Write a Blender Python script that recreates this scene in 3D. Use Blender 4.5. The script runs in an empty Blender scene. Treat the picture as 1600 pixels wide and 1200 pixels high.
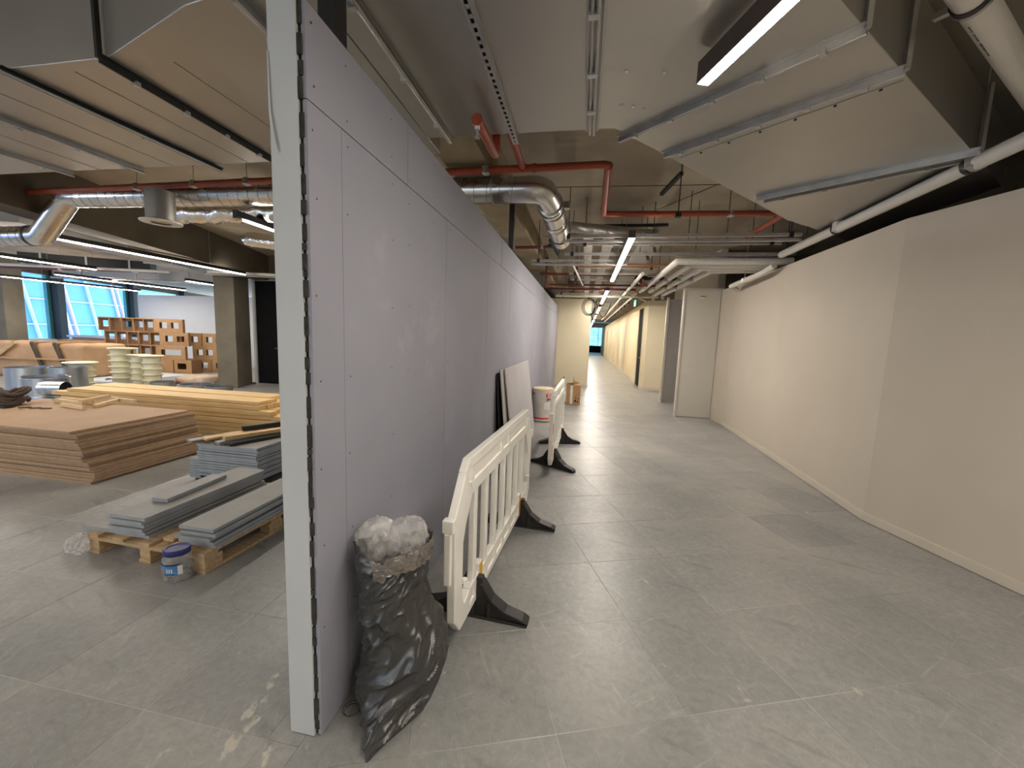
import bpy, bmesh, math, random
from mathutils import Vector, Matrix, noise
random.seed(7)
SC = bpy.context.scene
COL = SC.collection
R = math.radians

# ------------------------------------------------------------------ camera
CAM_H = 1.636
def cam_matrix(yaw, pitch, roll):
    cy, sy, cp, sp = math.cos(yaw), math.sin(yaw), math.cos(pitch), math.sin(pitch)
    fwd = Vector((sy*cp, cy*cp, sp)); right = Vector((cy, -sy, 0)); up = right.cross(fwd)
    c, s = math.cos(roll), math.sin(roll)
    r2 = c*right + s*up; u2 = -s*right + c*up
    m = Matrix((r2, u2, -fwd)).transposed()
    return m.to_4x4()
cd = bpy.data.cameras.new('camera'); cam = bpy.data.objects.new('camera', cd); COL.objects.link(cam)
cam.matrix_world = Matrix.Translation((0, 0, CAM_H)) @ cam_matrix(R(-10.108), R(-6.824), R(2.067))
cd.sensor_width = 36.0; cd.lens = 620.3/1600*36.0; cd.clip_start = .05; cd.clip_end = 300
SC.camera = cam

# ------------------------------------------------------------------ world, exposure
w = bpy.data.worlds.new('overcast_sky'); SC.world = w; w.use_nodes = True
bg = w.node_tree.nodes['Background']; bg.inputs[0].default_value = (.70, .86, 1.0, 1); bg.inputs[1].default_value = 2.8
SC.view_settings.view_transform = 'Standard'; SC.view_settings.look = 'None'
SC.view_settings.gamma = 1.0; SC.view_settings.use_curve_mapping = False
SC.view_settings.exposure = 0.74
SC.cycles.max_bounces = 8; SC.cycles.diffuse_bounces = 5; SC.cycles.glossy_bounces = 4
SC.cycles.transmission_bounces = 6; SC.cycles.transparent_max_bounces = 8
SC.cycles.caustics_reflective = False; SC.cycles.caustics_refractive = False
SC.cycles.sample_clamp_indirect = 6.0
LAMP = 80.0                       # diffuser emission of the linear lamps
LAMP_COL = (1.0, .915, .81)

# ------------------------------------------------------------------ materials
MATS = {}
def s2l(c):
    return tuple(((v/255)/12.92 if v/255 <= .04045 else (((v/255)+.055)/1.055)**2.4) for v in c)
def mat(name, col, rough=.6, metal=0.0, var=.1, scale=6.0, bump=0.0, bscale=80.0, spec=.5, stretch=None, rvar=0.0, world=False,
        transmission=0.0, alpha=1.0, coat=0.0):
    m = bpy.data.materials.new(name); m.use_nodes = True
    nt = m.node_tree; N = nt.nodes; L = nt.links
    b = N['Principled BSDF']
    b.inputs['Roughness'].default_value = rough; b.inputs['Metallic'].default_value = metal
    b.inputs['Specular IOR Level'].default_value = spec
    b.inputs['Transmission Weight'].default_value = transmission; b.inputs['Alpha'].default_value = alpha
    b.inputs['Coat Weight'].default_value = coat
    if world:
        tc = N.new('ShaderNodeNewGeometry'); src = tc.outputs['Position']
    else:
        tc = N.new('ShaderNodeTexCoord'); src = tc.outputs['Object']
    if stretch:
        mp = N.new('ShaderNodeMapping'); mp.inputs['Scale'].default_value = stretch; L.new(src, mp.inputs[0]); src = mp.outputs[0]
    nz = N.new('ShaderNodeTexNoise'); nz.inputs['Scale'].default_value = scale; nz.inputs['Detail'].default_value = 6; L.new(src, nz.inputs['Vector'])
    rp = N.new('ShaderNodeValToRGB')
    c0 = [max(0, v*(1-var)) for v in col]; c1 = [min(1, v*(1+var)) for v in col]
    rp.color_ramp.elements[0].position = .3; rp.color_ramp.elements[0].color = (*c0, 1)
    rp.color_ramp.elements[1].position = .7; rp.color_ramp.elements[1].color = (*c1, 1)
    L.new(nz.outputs['Fac'], rp.inputs[0]); L.new(rp.outputs[0], b.inputs['Base Color'])
    if rvar:
        mr = N.new('ShaderNodeMapRange'); mr.inputs['To Min'].default_value = max(.02, rough-rvar); mr.inputs['To Max'].default_value = rough+rvar
        L.new(nz.outputs['Fac'], mr.inputs['Value']); L.new(mr.outputs[0], b.inputs['Roughness'])
    if bump:
        n2 = N.new('ShaderNodeTexNoise'); n2.inputs['Scale'].default_value = bscale; n2.inputs['Detail'].default_value = 4; L.new(src, n2.inputs['Vector'])
        bp = N.new('ShaderNodeBump'); bp.inputs['Strength'].default_value = bump; bp.inputs['Distance'].default_value = .01
        L.new(n2.outputs['Fac'], bp.inputs['Height']); L.new(bp.outputs[0], b.inputs['Normal'])
    MATS[name] = m
    return m
def emit(name, col, strength):
    m = bpy.data.materials.new(name); m.use_nodes = True; N = m.node_tree.nodes
    b = N['Principled BSDF']; b.inputs['Base Color'].default_value = (*col, 1)
    b.inputs['Emission Color'].default_value = (*col, 1); b.inputs['Emission Strength'].default_value = strength
    return m

def floor_material():
    m = bpy.data.materials.new('porcelain_tile'); m.use_nodes = True
    nt = m.node_tree; N = nt.nodes; L = nt.links; b = N['Principled BSDF']
    g = N.new('ShaderNodeNewGeometry'); oi = N.new('ShaderNodeObjectInfo')
    def nz(scale, detail, stretch=None, rough=.55, rot=0):
        t = N.new('ShaderNodeTexNoise'); t.inputs['Scale'].default_value = scale; t.inputs['Detail'].default_value = detail; t.inputs['Roughness'].default_value = rough
        mp = N.new('ShaderNodeMapping'); mp.vector_type = 'TEXTURE'; mp.inputs['Scale'].default_value = tuple(1/v for v in (stretch or (1, 1, 1))); mp.inputs['Rotation'].default_value = (0, 0, rot)
        L.new(g.outputs['Position'], mp.inputs[0]); L.new(mp.outputs[0], t.inputs['Vector']); return t
    def ramp(src, p0, c0, p1, c1):
        r = N.new('ShaderNodeValToRGB'); r.color_ramp.elements[0].position = p0; r.color_ramp.elements[0].color = c0
        r.color_ramp.elements[1].position = p1; r.color_ramp.elements[1].color = c1; L.new(src, r.inputs[0]); return r
    def mix(fac, a, bb, mode='MIX'):
        x = N.new('ShaderNodeMix'); x.data_type = 'RGBA'; x.blend_type = mode
        if isinstance(fac, float): x.inputs[0].default_value = fac
        else: L.new(fac, x.inputs[0])
        for i, v in ((6, a), (7, bb)):
            if isinstance(v, tuple): x.inputs[i].default_value = v
            else: L.new(v, x.inputs[i])
        return x.outputs[2]
    big = ramp(nz(1.4, 8).outputs['Fac'], .25, (.228, .231, .226, 1), .75, (.340, .333, .316, 1)).outputs[0]
    fine = ramp(nz(24, 9, rough=.75).outputs['Fac'], .3, (.76, .76, .76, 1), .7, (1.12, 1.12, 1.12, 1)).outputs[0]
    c = mix(1.0, big, fine, 'MULTIPLY')
    tint = ramp(oi.outputs['Random'], 0, (.90, .90, .91, 1), 1, (1.08, 1.08, 1.06, 1)).outputs[0]
    c = mix(1.0, c, tint, 'MULTIPLY')
    # dust film and scuffs (real stains, fixed to the floor)
    dust = ramp(nz(.9, 9, rough=.62).outputs['Fac'], .48, (0, 0, 0, 1), .72, (.5, .5, .5, 1)).outputs[0]
    c = mix(dust, c, (.42, .395, .355, 1))
    for rot, p0 in ((.5, .60), (-.9, .61)):
        scr = ramp(nz(3.2, 6, (9, .8, 1), .6, rot).outputs['Fac'], p0, (0, 0, 0, 1), p0+.10, (.34, .34, .34, 1)).outputs[0]
        c = mix(scr, c, (.46, .44, .40, 1))
    for rot, p0 in ((.25, .645), (1.15, .65), (-.6, .645)):
        hl = ramp(nz(13, 3, (13, .55, 1), .5, rot).outputs['Fac'], p0, (0, 0, 0, 1), p0+.05, (.32, .32, .32, 1)).outputs[0]
        c = mix(hl, c, (.47, .45, .41, 1))
    dk = ramp(nz(2.3, 5, (5, .9, 1), .55, 1.2).outputs['Fac'], .60, (0, 0, 0, 1), .74, (.45, .45, .45, 1)).outputs[0]
    c = mix(dk, c, (.13, .127, .12, 1))
    # plaster droppings by the end of the partition
    ds = N.new('ShaderNodeVectorMath'); ds.operation = 'DISTANCE'; L.new(g.outputs['Position'], ds.inputs[0]); ds.inputs[1].default_value = (-1.35, 1.45, 0)
    near = N.new('ShaderNodeMapRange'); near.inputs['From Min'].default_value = .1; near.inputs['From Max'].default_value = 1.0
    near.inputs['To Min'].default_value = .085; near.inputs['To Max'].default_value = -.02; L.new(ds.outputs['Value'], near.inputs['Value'])
    ad = N.new('ShaderNodeMath'); ad.operation = 'ADD'; L.new(nz(5.5, 7, (1.5, .8, 1), .6, .35).outputs['Fac'], ad.inputs[0]); L.new(near.outputs[0], ad.inputs[1])
    pl = ramp(ad.outputs[0], .665, (0, 0, 0, 1), .71, (.85, .85, .85, 1)).outputs[0]
    c = mix(pl, c, (.50, .46, .39, 1))
    sp = ramp(nz(9, 2, rough=.4).outputs['Fac'], .775, (0, 0, 0, 1), .80, (.8, .8, .8, 1)).outputs[0]
    c = mix(sp, c, (.55, .51, .45, 1))
    L.new(c, b.inputs['Base Color'])
    rr = N.new('ShaderNodeMapRange'); rr.inputs['To Min'].default_value = .27; rr.inputs['To Max'].default_value = .47
    L.new(nz(5, 6).outputs['Fac'], rr.inputs['Value']); L.new(rr.outputs[0], b.inputs['Roughness'])
    b.inputs['Specular IOR Level'].default_value = .45
    bp = N.new('ShaderNodeBump'); bp.inputs['Strength'].default_value = .06; bp.inputs['Distance'].default_value = .004
    L.new(nz(60, 4).outputs['Fac'], bp.inputs['Height']); L.new(bp.outputs[0], b.inputs['Normal'])
    return m
M_TILE = floor_material()
M_GROUT = mat('grout', (.40, .38, .34), .9, var=.5, scale=1.2, world=True)
M_WALLR = mat('cream_wall_paint', (.55, .49, .41), .62, var=.03, scale=1.5, bump=.02, bscale=200, spec=.3)
M_SKIRT = mat('cream_skirting_paint', (.58, .52, .435), .45, var=.03)
M_CREAM = mat('yellowish_wall_paint', (.66, .58, .41), .6, var=.03, scale=2)
M_WHITEW = mat('white_wall_paint', (.74, .76, .78), .6, var=.03, scale=1)
M_DOORW = mat('offwhite_door_laminate', (.54, .51, .45), .4, var=.02)
M_GREYDOOR = mat('grey_door_laminate', (.30, .285, .27), .5, var=.04)
M_BLACKDOOR = mat('black_door_stain', (.010, .010, .011), .85, var=.2, spec=.1)
def plasterboard():
    m = mat('lavender_plasterboard', (.300, .300, .350), .75, var=.07, scale=1.3, bump=.015, bscale=150, spec=.25, world=True)
    nt = m.node_tree; N = nt.nodes; L = nt.links; b = N['Principled BSDF']
    g = N.new('ShaderNodeNewGeometry'); src = b.inputs['Base Color'].links[0].from_socket
    t = N.new('ShaderNodeTexNoise'); t.inputs['Scale'].default_value = 2.6; t.inputs['Detail'].default_value = 8; t.inputs['Roughness'].default_value = .65
    L.new(g.outputs['Position'], t.inputs['Vector'])
    r = N.new('ShaderNodeValToRGB'); r.color_ramp.elements[0].position = .60; r.color_ramp.elements[0].color = (0, 0, 0, 1)
    r.color_ramp.elements[1].position = .78; r.color_ramp.elements[1].color = (.35, .35, .35, 1); L.new(t.outputs['Fac'], r.inputs[0])
    x = N.new('ShaderNodeMix'); x.data_type = 'RGBA'; L.new(r.outputs[0], x.inputs[0]); L.new(src, x.inputs[6]); x.inputs[7].default_value = (.46, .43, .42, 1)
    L.new(x.outputs[2], b.inputs['Base Color'])
    return m
M_PB = plasterboard()
M_PBGREY = mat('pale_grey_plasterboard', (.54, .56, .565), .7, var=.04, scale=2, spec=.25)
M_PBPAPER = mat('grey_board_paper', (.42, .40, .41), .75, var=.06, scale=2)
M_EDGE = mat('dark_edge_and_gap_shade', (.035, .032, .028), .9, var=.5, scale=40)
M_SCREW = mat('screw_black', (.01, .01, .01), .6)
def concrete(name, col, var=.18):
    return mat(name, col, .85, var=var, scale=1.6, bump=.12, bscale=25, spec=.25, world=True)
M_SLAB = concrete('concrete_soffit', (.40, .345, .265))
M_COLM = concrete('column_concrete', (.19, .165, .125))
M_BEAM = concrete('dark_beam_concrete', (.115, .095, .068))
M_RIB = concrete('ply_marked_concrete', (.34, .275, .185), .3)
M_DUCT = mat('galvanised_duct_sheet', (.44, .42, .385), .38, metal=.8, var=.06, scale=1.2, rvar=.05)
M_DUCTSIDE = M_DUCT
M_GALV = mat('galvanised_steel', (.50, .49, .47), .36, metal=.85, var=.12, scale=8, rvar=.08)
M_SPIRAL = mat('spiral_duct_zinc', (.62, .60, .57), .26, metal=1.0, var=.1, scale=4, rvar=.06, bump=.03, bscale=12)
M_SEAM = mat('duct_seam_zinc', (.16, .155, .15), .4, metal=.9)
M_FOIL = mat('crinkled_foil', (.75, .72, .68), .2, metal=1.0, var=.08, bump=1.0, bscale=22)
M_DKSTEEL = mat('dark_steel', (.05, .048, .045), .5, metal=.6)
M_BLACK = mat('black_powder_coat', (.012, .012, .012), .45)
M_BRONZE = mat('bronze_lamp_housing', (.10, .075, .06), .45, metal=.4)
M_RED = mat('red_oxide_pipe', (.34, .062, .028), .45, var=.12, scale=10)
M_DKRED = mat('dark_red_pipe', (.13, .022, .014), .5, var=.12)
M_COPPER = mat('copper_pipe', (.55, .24, .12), .35, metal=.9)
M_WPIPE = mat('white_pvc_pipe', (.70, .665, .60), .38, var=.03)
M_WINS = mat('white_pipe_lagging', (.72, .69, .63), .5, var=.06, scale=20, bump=.15, bscale=30)
M_DIFF = emit('lamp_diffuser', LAMP_COL, LAMP)
M_EXIT = emit('exit_sign_green', (.12, .75, .42), 1.6)
M_MDF = mat('mdf_face', (.44, .285, .17), .7, var=.06, scale=3, spec=.25)
M_MDFEDGE = mat('mdf_edge', (.40, .275, .175), .8, var=.10, scale=18, spec=.2)
M_PINE = mat('planed_pine', (.64, .43, .19), .6, var=.16, scale=5, stretch=(.4, 9, 9))
M_PINEPALE = mat('pale_pine_offcut', (.66, .49, .29), .65, var=.12, scale=5, stretch=(1, 7, 7))
M_PALLET = mat('rough_pallet_wood', (.50, .345, .19), .8, var=.2, scale=5, stretch=(2, 8, 8))
M_GREYBD = mat('grey_tile_board', (.30, .29, .27), .55, var=.08, scale=4)
M_GREYEDGE = mat('steel_grey_board_edge', (.37, .40, .43), .4, metal=.2, var=.1, scale=10)
M_CARD = mat('cardboard', (.42, .245, .115), .8, var=.09, scale=6)
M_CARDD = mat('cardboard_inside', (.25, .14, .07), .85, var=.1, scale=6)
M_PAPER = mat('brown_wrapping_paper', (.50, .31, .17), .7, var=.1, scale=3, bump=.5, bscale=7)
M_CREAMPL = mat('cream_plastic', (.72, .68, .50), .45, var=.04)
M_STEELDRUM = mat('bright_sheet_steel', (.50, .52, .54), .3, metal=.95, var=.15, scale=3, stretch=(6, 6, .3))
M_WPLAST = mat('white_barrier_plastic', (.84, .82, .75), .42, var=.05, scale=5)
M_RUBBER = mat('black_recycled_rubber', (.022, .021, .020), .55, var=.3, scale=20, bump=.15, bscale=90)
M_YELLOW = mat('yellow_reflective_tape', (.75, .42, .03), .4)
M_REDTAPE = mat('red_reflective_tape', (.70, .03, .02), .4)
M_BAG = mat('black_bin_liner', (.040, .0385, .037), .27, var=.15, scale=3, bump=.12, bscale=16, spec=.7)
M_BAGFOLD = mat('liner_hem_painted_glints', (.30, .27, .24), .18, metal=.75, var=.3, scale=20, bump=1.0, bscale=45)  # black plastic hem coloured silvery to stand in for its glints
def film(name, col, density, rough=.18):
    m = bpy.data.materials.new(name); m.use_nodes = True; nt = m.node_tree; N = nt.nodes; L = nt.links
    b = N['Principled BSDF']; b.inputs['Base Color'].default_value = (*col, 1); b.inputs['Roughness'].default_value = rough
    tr = N.new('ShaderNodeBsdfTransparent'); mx = N.new('ShaderNodeMixShader')
    t = N.new('ShaderNodeTexNoise'); t.inputs['Scale'].default_value = 14; tc = N.new('ShaderNodeTexCoord'); L.new(tc.outputs['Object'], t.inputs['Vector'])
    mr = N.new('ShaderNodeMapRange'); mr.inputs['From Min'].default_value = .3; mr.inputs['From Max'].default_value = .7
    mr.inputs['To Min'].default_value = max(0, density-.2); mr.inputs['To Max'].default_value = min(1, density+.2); L.new(t.outputs['Fac'], mr.inputs['Value'])
    bp = N.new('ShaderNodeBump'); bp.inputs['Strength'].default_value = .9; bp.inputs['Distance'].default_value = .01; L.new(t.outputs['Fac'], bp.inputs['Height']); L.new(bp.outputs[0], b.inputs['Normal'])
    L.new(mr.outputs[0], mx.inputs[0]); L.new(tr.outputs[0], mx.inputs[1]); L.new(b.outputs[0], mx.inputs[2])
    L.new(mx.outputs[0], N['Material Output'].inputs['Surface'])
    return m
M_FILM = film('clear_polythene', (.78, .76, .73), .34)
M_JAR = film('clear_jar_plastic', (.55, .55, .54), .30, .08)
def glass_mat():
    m = bpy.data.materials.new('window_glass'); m.use_nodes = True; nt = m.node_tree; N = nt.nodes; L = nt.links
    gl = N.new('ShaderNodeBsdfGlossy'); gl.inputs['Roughness'].default_value = .02; gl.inputs['Color'].default_value = (.9, .95, 1, 1)
    tr = N.new('ShaderNodeBsdfTransparent'); tr.inputs['Color'].default_value = (.95, .98, 1.0, 1); mx = N.new('ShaderNodeMixShader'); mx.inputs[0].default_value = .04; L.new(tr.outputs[0], mx.inputs[1]); L.new(gl.outputs[0], mx.inputs[2])
    L.new(mx.outputs[0], N['Material Output'].inputs['Surface']); return m
M_GLASS = glass_mat()
M_BLUELID = mat('dark_blue_plastic', (.025, .03, .16), .4)
M_BLUELABEL = mat('blue_print_label', (.08, .25, .52), .4, var=.3, scale=25)
M_ORANGE = mat('orange_print', (.62, .17, .05), .5, var=.4, scale=40)
M_WHITE = mat('white_print', (.75, .74, .72), .5)
M_NAVY = mat('navy_print', (.01, .015, .06), .5)
M_METALBITS = mat('loose_screws_metal', (.5, .49, .47), .3, metal=.9, var=.5, scale=90)
M_TUB = mat('white_paint_tub', (.62, .58, .52), .6, var=.16, scale=4)
M_TUBTOP = mat('cream_tub_lid', (.66, .55, .36), .6, var=.1)
M_REDPRINT = mat('red_print', (.66, .03, .02), .5)
M_BLACKPRINT = mat('black_print', (.02, .02, .02), .6)
M_BROWN = mat('muddy_brown_hose', (.075, .052, .036), .75, var=.3, scale=12)
M_BLUEFAC = mat('blue_facade_panel', (.085, .27, .56), .45, var=.10, scale=.4)
M_FACLINE = mat('pale_pink_brace', (.62, .40, .50), .5)
M_FACFRAME = mat('white_facade_joint', (.42, .55, .65), .5)
M_CYANFAC = mat('cyan_mesh_facade', (.20, .42, .50), .6, var=.35, scale=1.2)
M_TEAL = mat('teal_window_frame', (.06, .22, .24), .4)
M_BLACKCOL = mat('black_window_post', (.012, .016, .02), .5)
M_SHEET = mat('pale_blue_floor_sheet', (.60, .66, .72), .5, var=.06, scale=2)
M_CLOTH = mat('beige_dust_sheet', (.62, .48, .36), .85, var=.1)
M_RUST = mat('red_brown_scrap', (.16, .05, .035), .7, var=.4, scale=20)

# ------------------------------------------------------------------ mesh helpers
def tag(o, label=None, cat=None, group=None, kind=None):
    if label: o['label'] = label
    if cat: o['category'] = cat
    if group: o['group'] = group
    if kind: o['kind'] = kind
    return o
def thing(name, label, cat, loc=(0, 0, 0), rz=0.0, group=None):
    o = bpy.data.objects.new(name, None); COL.objects.link(o); o.empty_display_size = .1
    o.location = loc; o.rotation_euler = (0, 0, rz)
    return tag(o, label, cat, group)
class MB:
    def __init__(s): s.v = []; s.f = []
    def add(s, verts, faces):
        n = len(s.v); s.v += [tuple(p) for p in verts]; s.f += [tuple(i+n for i in f) for f in faces]; return s
    def obox(s, c, ex, ey, ez):
        c, ex, ey, ez = Vector(c), Vector(ex), Vector(ey), Vector(ez)
        P = [c + sx*ex + sy*ey + sz*ez for sz in (-1, 1) for sy in (-1, 1) for sx in (-1, 1)]
        return s.add(P, [(0, 2, 3, 1), (4, 5, 7, 6), (0, 1, 5, 4), (2, 6, 7, 3), (0, 4, 6, 2), (1, 3, 7, 5)])
    def box(s, x0, x1, y0, y1, z0, z1, rz=0.0):
        c = ((x0+x1)/2, (y0+y1)/2, (z0+z1)/2); cs, sn = math.cos(rz), math.sin(rz); hx, hy = (x1-x0)/2, (y1-y0)/2
        return s.obox(c, (hx*cs, hx*sn, 0), (-hy*sn, hy*cs, 0), (0, 0, (z1-z0)/2))
    def bar(s, a, b, wd, ht, up=(0, 0, 1)):
        a, b = Vector(a), Vector(b); d = (b-a).normalized(); side = d.cross(Vector(up))
        if side.length < 1e-4: side = d.cross(Vector((1, 0, 0)))
        side.normalize(); u = side.cross(d)
        return s.obox((a+b)/2, (b-a)/2, side*wd/2, u*ht/2)
    def prism(s, poly, z0, z1):
        n = len(poly); area = sum(poly[i][0]*poly[(i+1) % n][1]-poly[(i+1) % n][0]*poly[i][1] for i in range(n))
        if area < 0: poly = poly[::-1]
        V = [(p[0], p[1], z0) for p in poly] + [(p[0], p[1], z1) for p in poly]
        return s.add(V, [tuple(range(n))[::-1], tuple(range(n, 2*n))] + [(i, (i+1) % n, n+(i+1) % n, n+i) for i in range(n)])
    def vprism(s, poly, t0, t1):                 # polygon in (x,z), extruded in y
        n = len(poly); area = sum(poly[i][0]*poly[(i+1) % n][1]-poly[(i+1) % n][0]*poly[i][1] for i in range(n))
        if area < 0: poly = poly[::-1]
        V = [(p[0], t0, p[1]) for p in poly] + [(p[0], t1, p[1]) for p in poly]
        return s.add(V, [tuple(range(n)), tuple(range(n, 2*n))[::-1]] + [(i, n+i, n+(i+1) % n, (i+1) % n) for i in range(n)])
    def tube(s, pts, r, n=12, cap=True, wob=0.0):
        pts = [Vector(p) for p in pts]; rings = []; prev = None
        for i, p in enumerate(pts):
            d = (pts[min(i+1, len(pts)-1)] - pts[max(i-1, 0)]).normalized()
            if prev is None:
                a = d.cross(Vector((0, 0, 1)));  a = a if a.length > 1e-3 else d.cross(Vector((1, 0, 0))); a.normalize()
            else:
                a = prev - d*prev.dot(d); a.normalize()
            prev = a; bb = d.cross(a); rr = r[i] if isinstance(r, (list, tuple)) else r
            ring = []
            for k in range(n):
                t = 2*math.pi*k/n; q = rr*(1+(wob*noise.noise(Vector((p.x*9+k*.9, p.y*9, p.z*9+k)))))
                ring.append(p + a*math.cos(t)*q + bb*math.sin(t)*q)
            rings.append(ring)
        V = [q for ring in rings for q in ring]; F = []
        for i in range(len(rings)-1):
            for k in range(n): F.append((i*n+k, i*n+(k+1) % n, (i+1)*n+(k+1) % n, (i+1)*n+k))
        if cap: F += [tuple(range(n))[::-1], tuple((len(rings)-1)*n+k for k in range(n))]
        return s.add(V, F)
    def lathe(s, prof, n=24, c=(0, 0, 0), cap=True, sx=1, sy=1):
        V = [(c[0]+sx*r*math.cos(2*math.pi*k/n), c[1]+sy*r*math.sin(2*math.pi*k/n), c[2]+z) for r, z in prof for k in range(n)]; F = []
        for i in range(len(prof)-1):
            for k in range(n): F.append((i*n+k, i*n+(k+1) % n, (i+1)*n+(k+1) % n, (i+1)*n+k))
        if cap: F += [tuple(range(n))[::-1], tuple((len(prof)-1)*n+k for k in range(n))]
        return s.add(V, F)
    def build(s, name, m, parent=None, smooth=False, origin=None, bevel=0.0):
        off = Vector((0, 0, 0))
        if parent is None:
            if origin is None:
                xs, ys, zs = zip(*s.v); off = Vector(((min(xs)+max(xs))/2, (min(ys)+max(ys))/2, min(zs)))
            else: off = Vector(origin)
        elif origin == 'world':
            p = parent; off = Vector((0, 0, 0))
            while p: off += p.location; p = p.parent
        me = bpy.data.meshes.new(name); me.from_pydata([tuple(Vector(p)-off) for p in s.v], [], s.f); me.update()
        if smooth:
            for p in me.polygons: p.use_smooth = True
            try: me.set_sharp_from_angle(angle=R(40))
            except Exception: pass
        me.materials.append(m)
        o = bpy.data.objects.new(name, me); COL.objects.link(o)
        if parent is None: o.location = off
        else: o.parent = parent
        if bevel:
            bv = o.modifiers.new('bevel', 'BEVEL'); bv.width = bevel; bv.segments = 2; bv.limit_method = 'ANGLE'
        return o
def arc(a, corner, b, r, n=6):
    """points of a polyline a-corner-b with a rounded corner (a and b not included)"""
    a, c, b = Vector(a), Vector(corner), Vector(b); u = (a-c).normalized(); v = (b-c).normalized()
    ang = u.angle(v); t = min(r/math.tan(ang/2), (a-c).length*.98, (b-c).length*.98); p0 = c+u*t; p1 = c+v*t; out = []
    for i in range(n+1):
        k = i/n; out.append((1-k)**2*p0 + 2*k*(1-k)*c + k**2*p1)
    return out
def path(pts, r=.1, n=6):
    out = [Vector(pts[0])]
    for i in range(1, len(pts)-1): out += arc(pts[i-1], pts[i], pts[i+1], r, n)
    return out + [Vector(pts[-1])]
def copy_tree(o, parent=None):
    c = o.copy(); COL.objects.link(c); c.parent = parent
    for ch in list(o.children): copy_tree(ch, c)
    return c
def text_mesh(name, body, size, m, parent, loc, rot, depth=.0015):
    cu = bpy.data.curves.new(name, 'FONT'); cu.body = body; cu.size = size; cu.extrude = depth; cu.align_x = 'CENTER'; cu.align_y = 'CENTER'
    tmp = bpy.data.objects.new('tmp', cu); me = bpy.data.meshes.new_from_object(tmp); me.name = name; me.materials.clear(); me.materials.append(m)
    bpy.data.objects.remove(tmp); o = bpy.data.objects.new(name, me); COL.objects.link(o); o.parent = parent; o.location = loc; o.rotation_euler = rot
    return o
ORD = ['first', 'second', 'third', 'fourth', 'fifth', 'sixth', 'seventh', 'eighth', 'ninth', 'tenth', 'eleventh', 'twelfth', 'thirteenth', 'fourteenth',
       'fifteenth', 'sixteenth', 'seventeenth', 'eighteenth', 'nineteenth', 'twentieth', 'twenty-first', 'twenty-second', 'twenty-third', 'twenty-fourth', 'twenty-fifth', 'twenty-sixth', 'twenty-seventh', 'twenty-eighth', 'twenty-ninth', 'thirtieth']
GRID = R(20.3)                              # the building grid is turned against the corridor
def grid(gx, gy): return (gx*math.cos(GRID)-gy*math.sin(GRID), gx*math.sin(GRID)+gy*math.cos(GRID))
GX, GY = Vector((math.cos(GRID), math.sin(GRID), 0)), Vector((-math.sin(GRID), math.cos(GRID), 0))
SLAB = 3.65

# ================================================================== STRUCTURE
def struct(mb, name, m, parent=None, bevel=0.0, **k):
    o = mb.build(name, m, parent, bevel=bevel, **k)
    if parent is None: o['kind'] = 'structure'
    return o
# --- floor: grout bed, single tiles near by, the far tiles as one mesh
PLAN = [(6.5, -7), (6.5, 51.2), (-5, 51.2), (-5, 25), (-25.98, 24.9), (-14.16, -7)]
FLO = MB().prism(PLAN, -.30, -.0016); floor = struct(FLO, 'floor', M_GROUT)
T, GAP = .6, .0028
def tile_mb():
    h = T/2-GAP/2; b = .0018
    V = [(sx*h, sy*h, -.006) for sx, sy in ((-1, -1), (1, -1), (1, 1), (-1, 1))] + [(sx*h, sy*h, -b*.7) for sx, sy in ((-1, -1), (1, -1), (1, 1), (-1, 1))] + [(sx*(h-b), sy*(h-b), 0) for sx, sy in ((-1, -1), (1, -1), (1, 1), (-1, 1))]
    F = [(i, (i+1) % 4, 4+(i+1) % 4, 4+i) for i in range(4)] + [(4+i, 4+(i+1) % 4, 8+(i+1) % 4, 8+i) for i in range(4)] + [(8, 9, 10, 11)]
    return V, F
TV, TF = tile_mb()
Minv = cam.matrix_world.inverted()
cells = []; EDGE = -1.02                  # the corridor tiles follow the building grid, the hall tiles follow the partition
def add_cell(x, y, rot):
    if x > 5.6 or y < -6.3 or y > 50.5 or x < -16.75-(y)*.3699+.45 or (y > 24 and x < -4.5) or (y > 15 and x < -20): return
    q = Minv @ Vector((x, y, 0)); vis = False
    if q.z < -.2:
        u, v = 800+620.3*q.x/-q.z, 600-620.3*q.y/-q.z; vis = -150 < u < 1750 and v < 1400
    cells.append((0 if vis else 1, -q.z if vis else 0, x, y, rot))
for i in range(-70, 70):
    for j in range(-40, 105):
        gx = (i+.5-.1787)*T; gy = (j+.5+2.3384)*T; x, y = grid(gx, gy)
        if x > EDGE-.40: add_cell(x, y, GRID)
for i in range(0, 45):
    for j in range(-14, 80): add_cell(-.86-T*i, 1.52+T*j, 0.0)
cells.sort()
tm = bpy.data.meshes.new('tile'); tm.from_pydata(TV, [], TF); tm.update(); tm.materials.append(M_TILE)
rest = MB(); fl = floor.location
def clip(poly, keep_right):
    f = lambda p: (p[0]-EDGE-.0014) if keep_right else (EDGE-.0014-p[0]); out = []
    for a, b in zip(poly, poly[1:]+poly[:1]):
        fa, fb = f(a), f(b)
        if fa >= 0: out.append(a)
        if (fa >= 0) != (fb >= 0): t = fa/(fa-fb); out.append((a[0]+(b[0]-a[0])*t, a[1]+(b[1]-a[1])*t))
    return out
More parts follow.
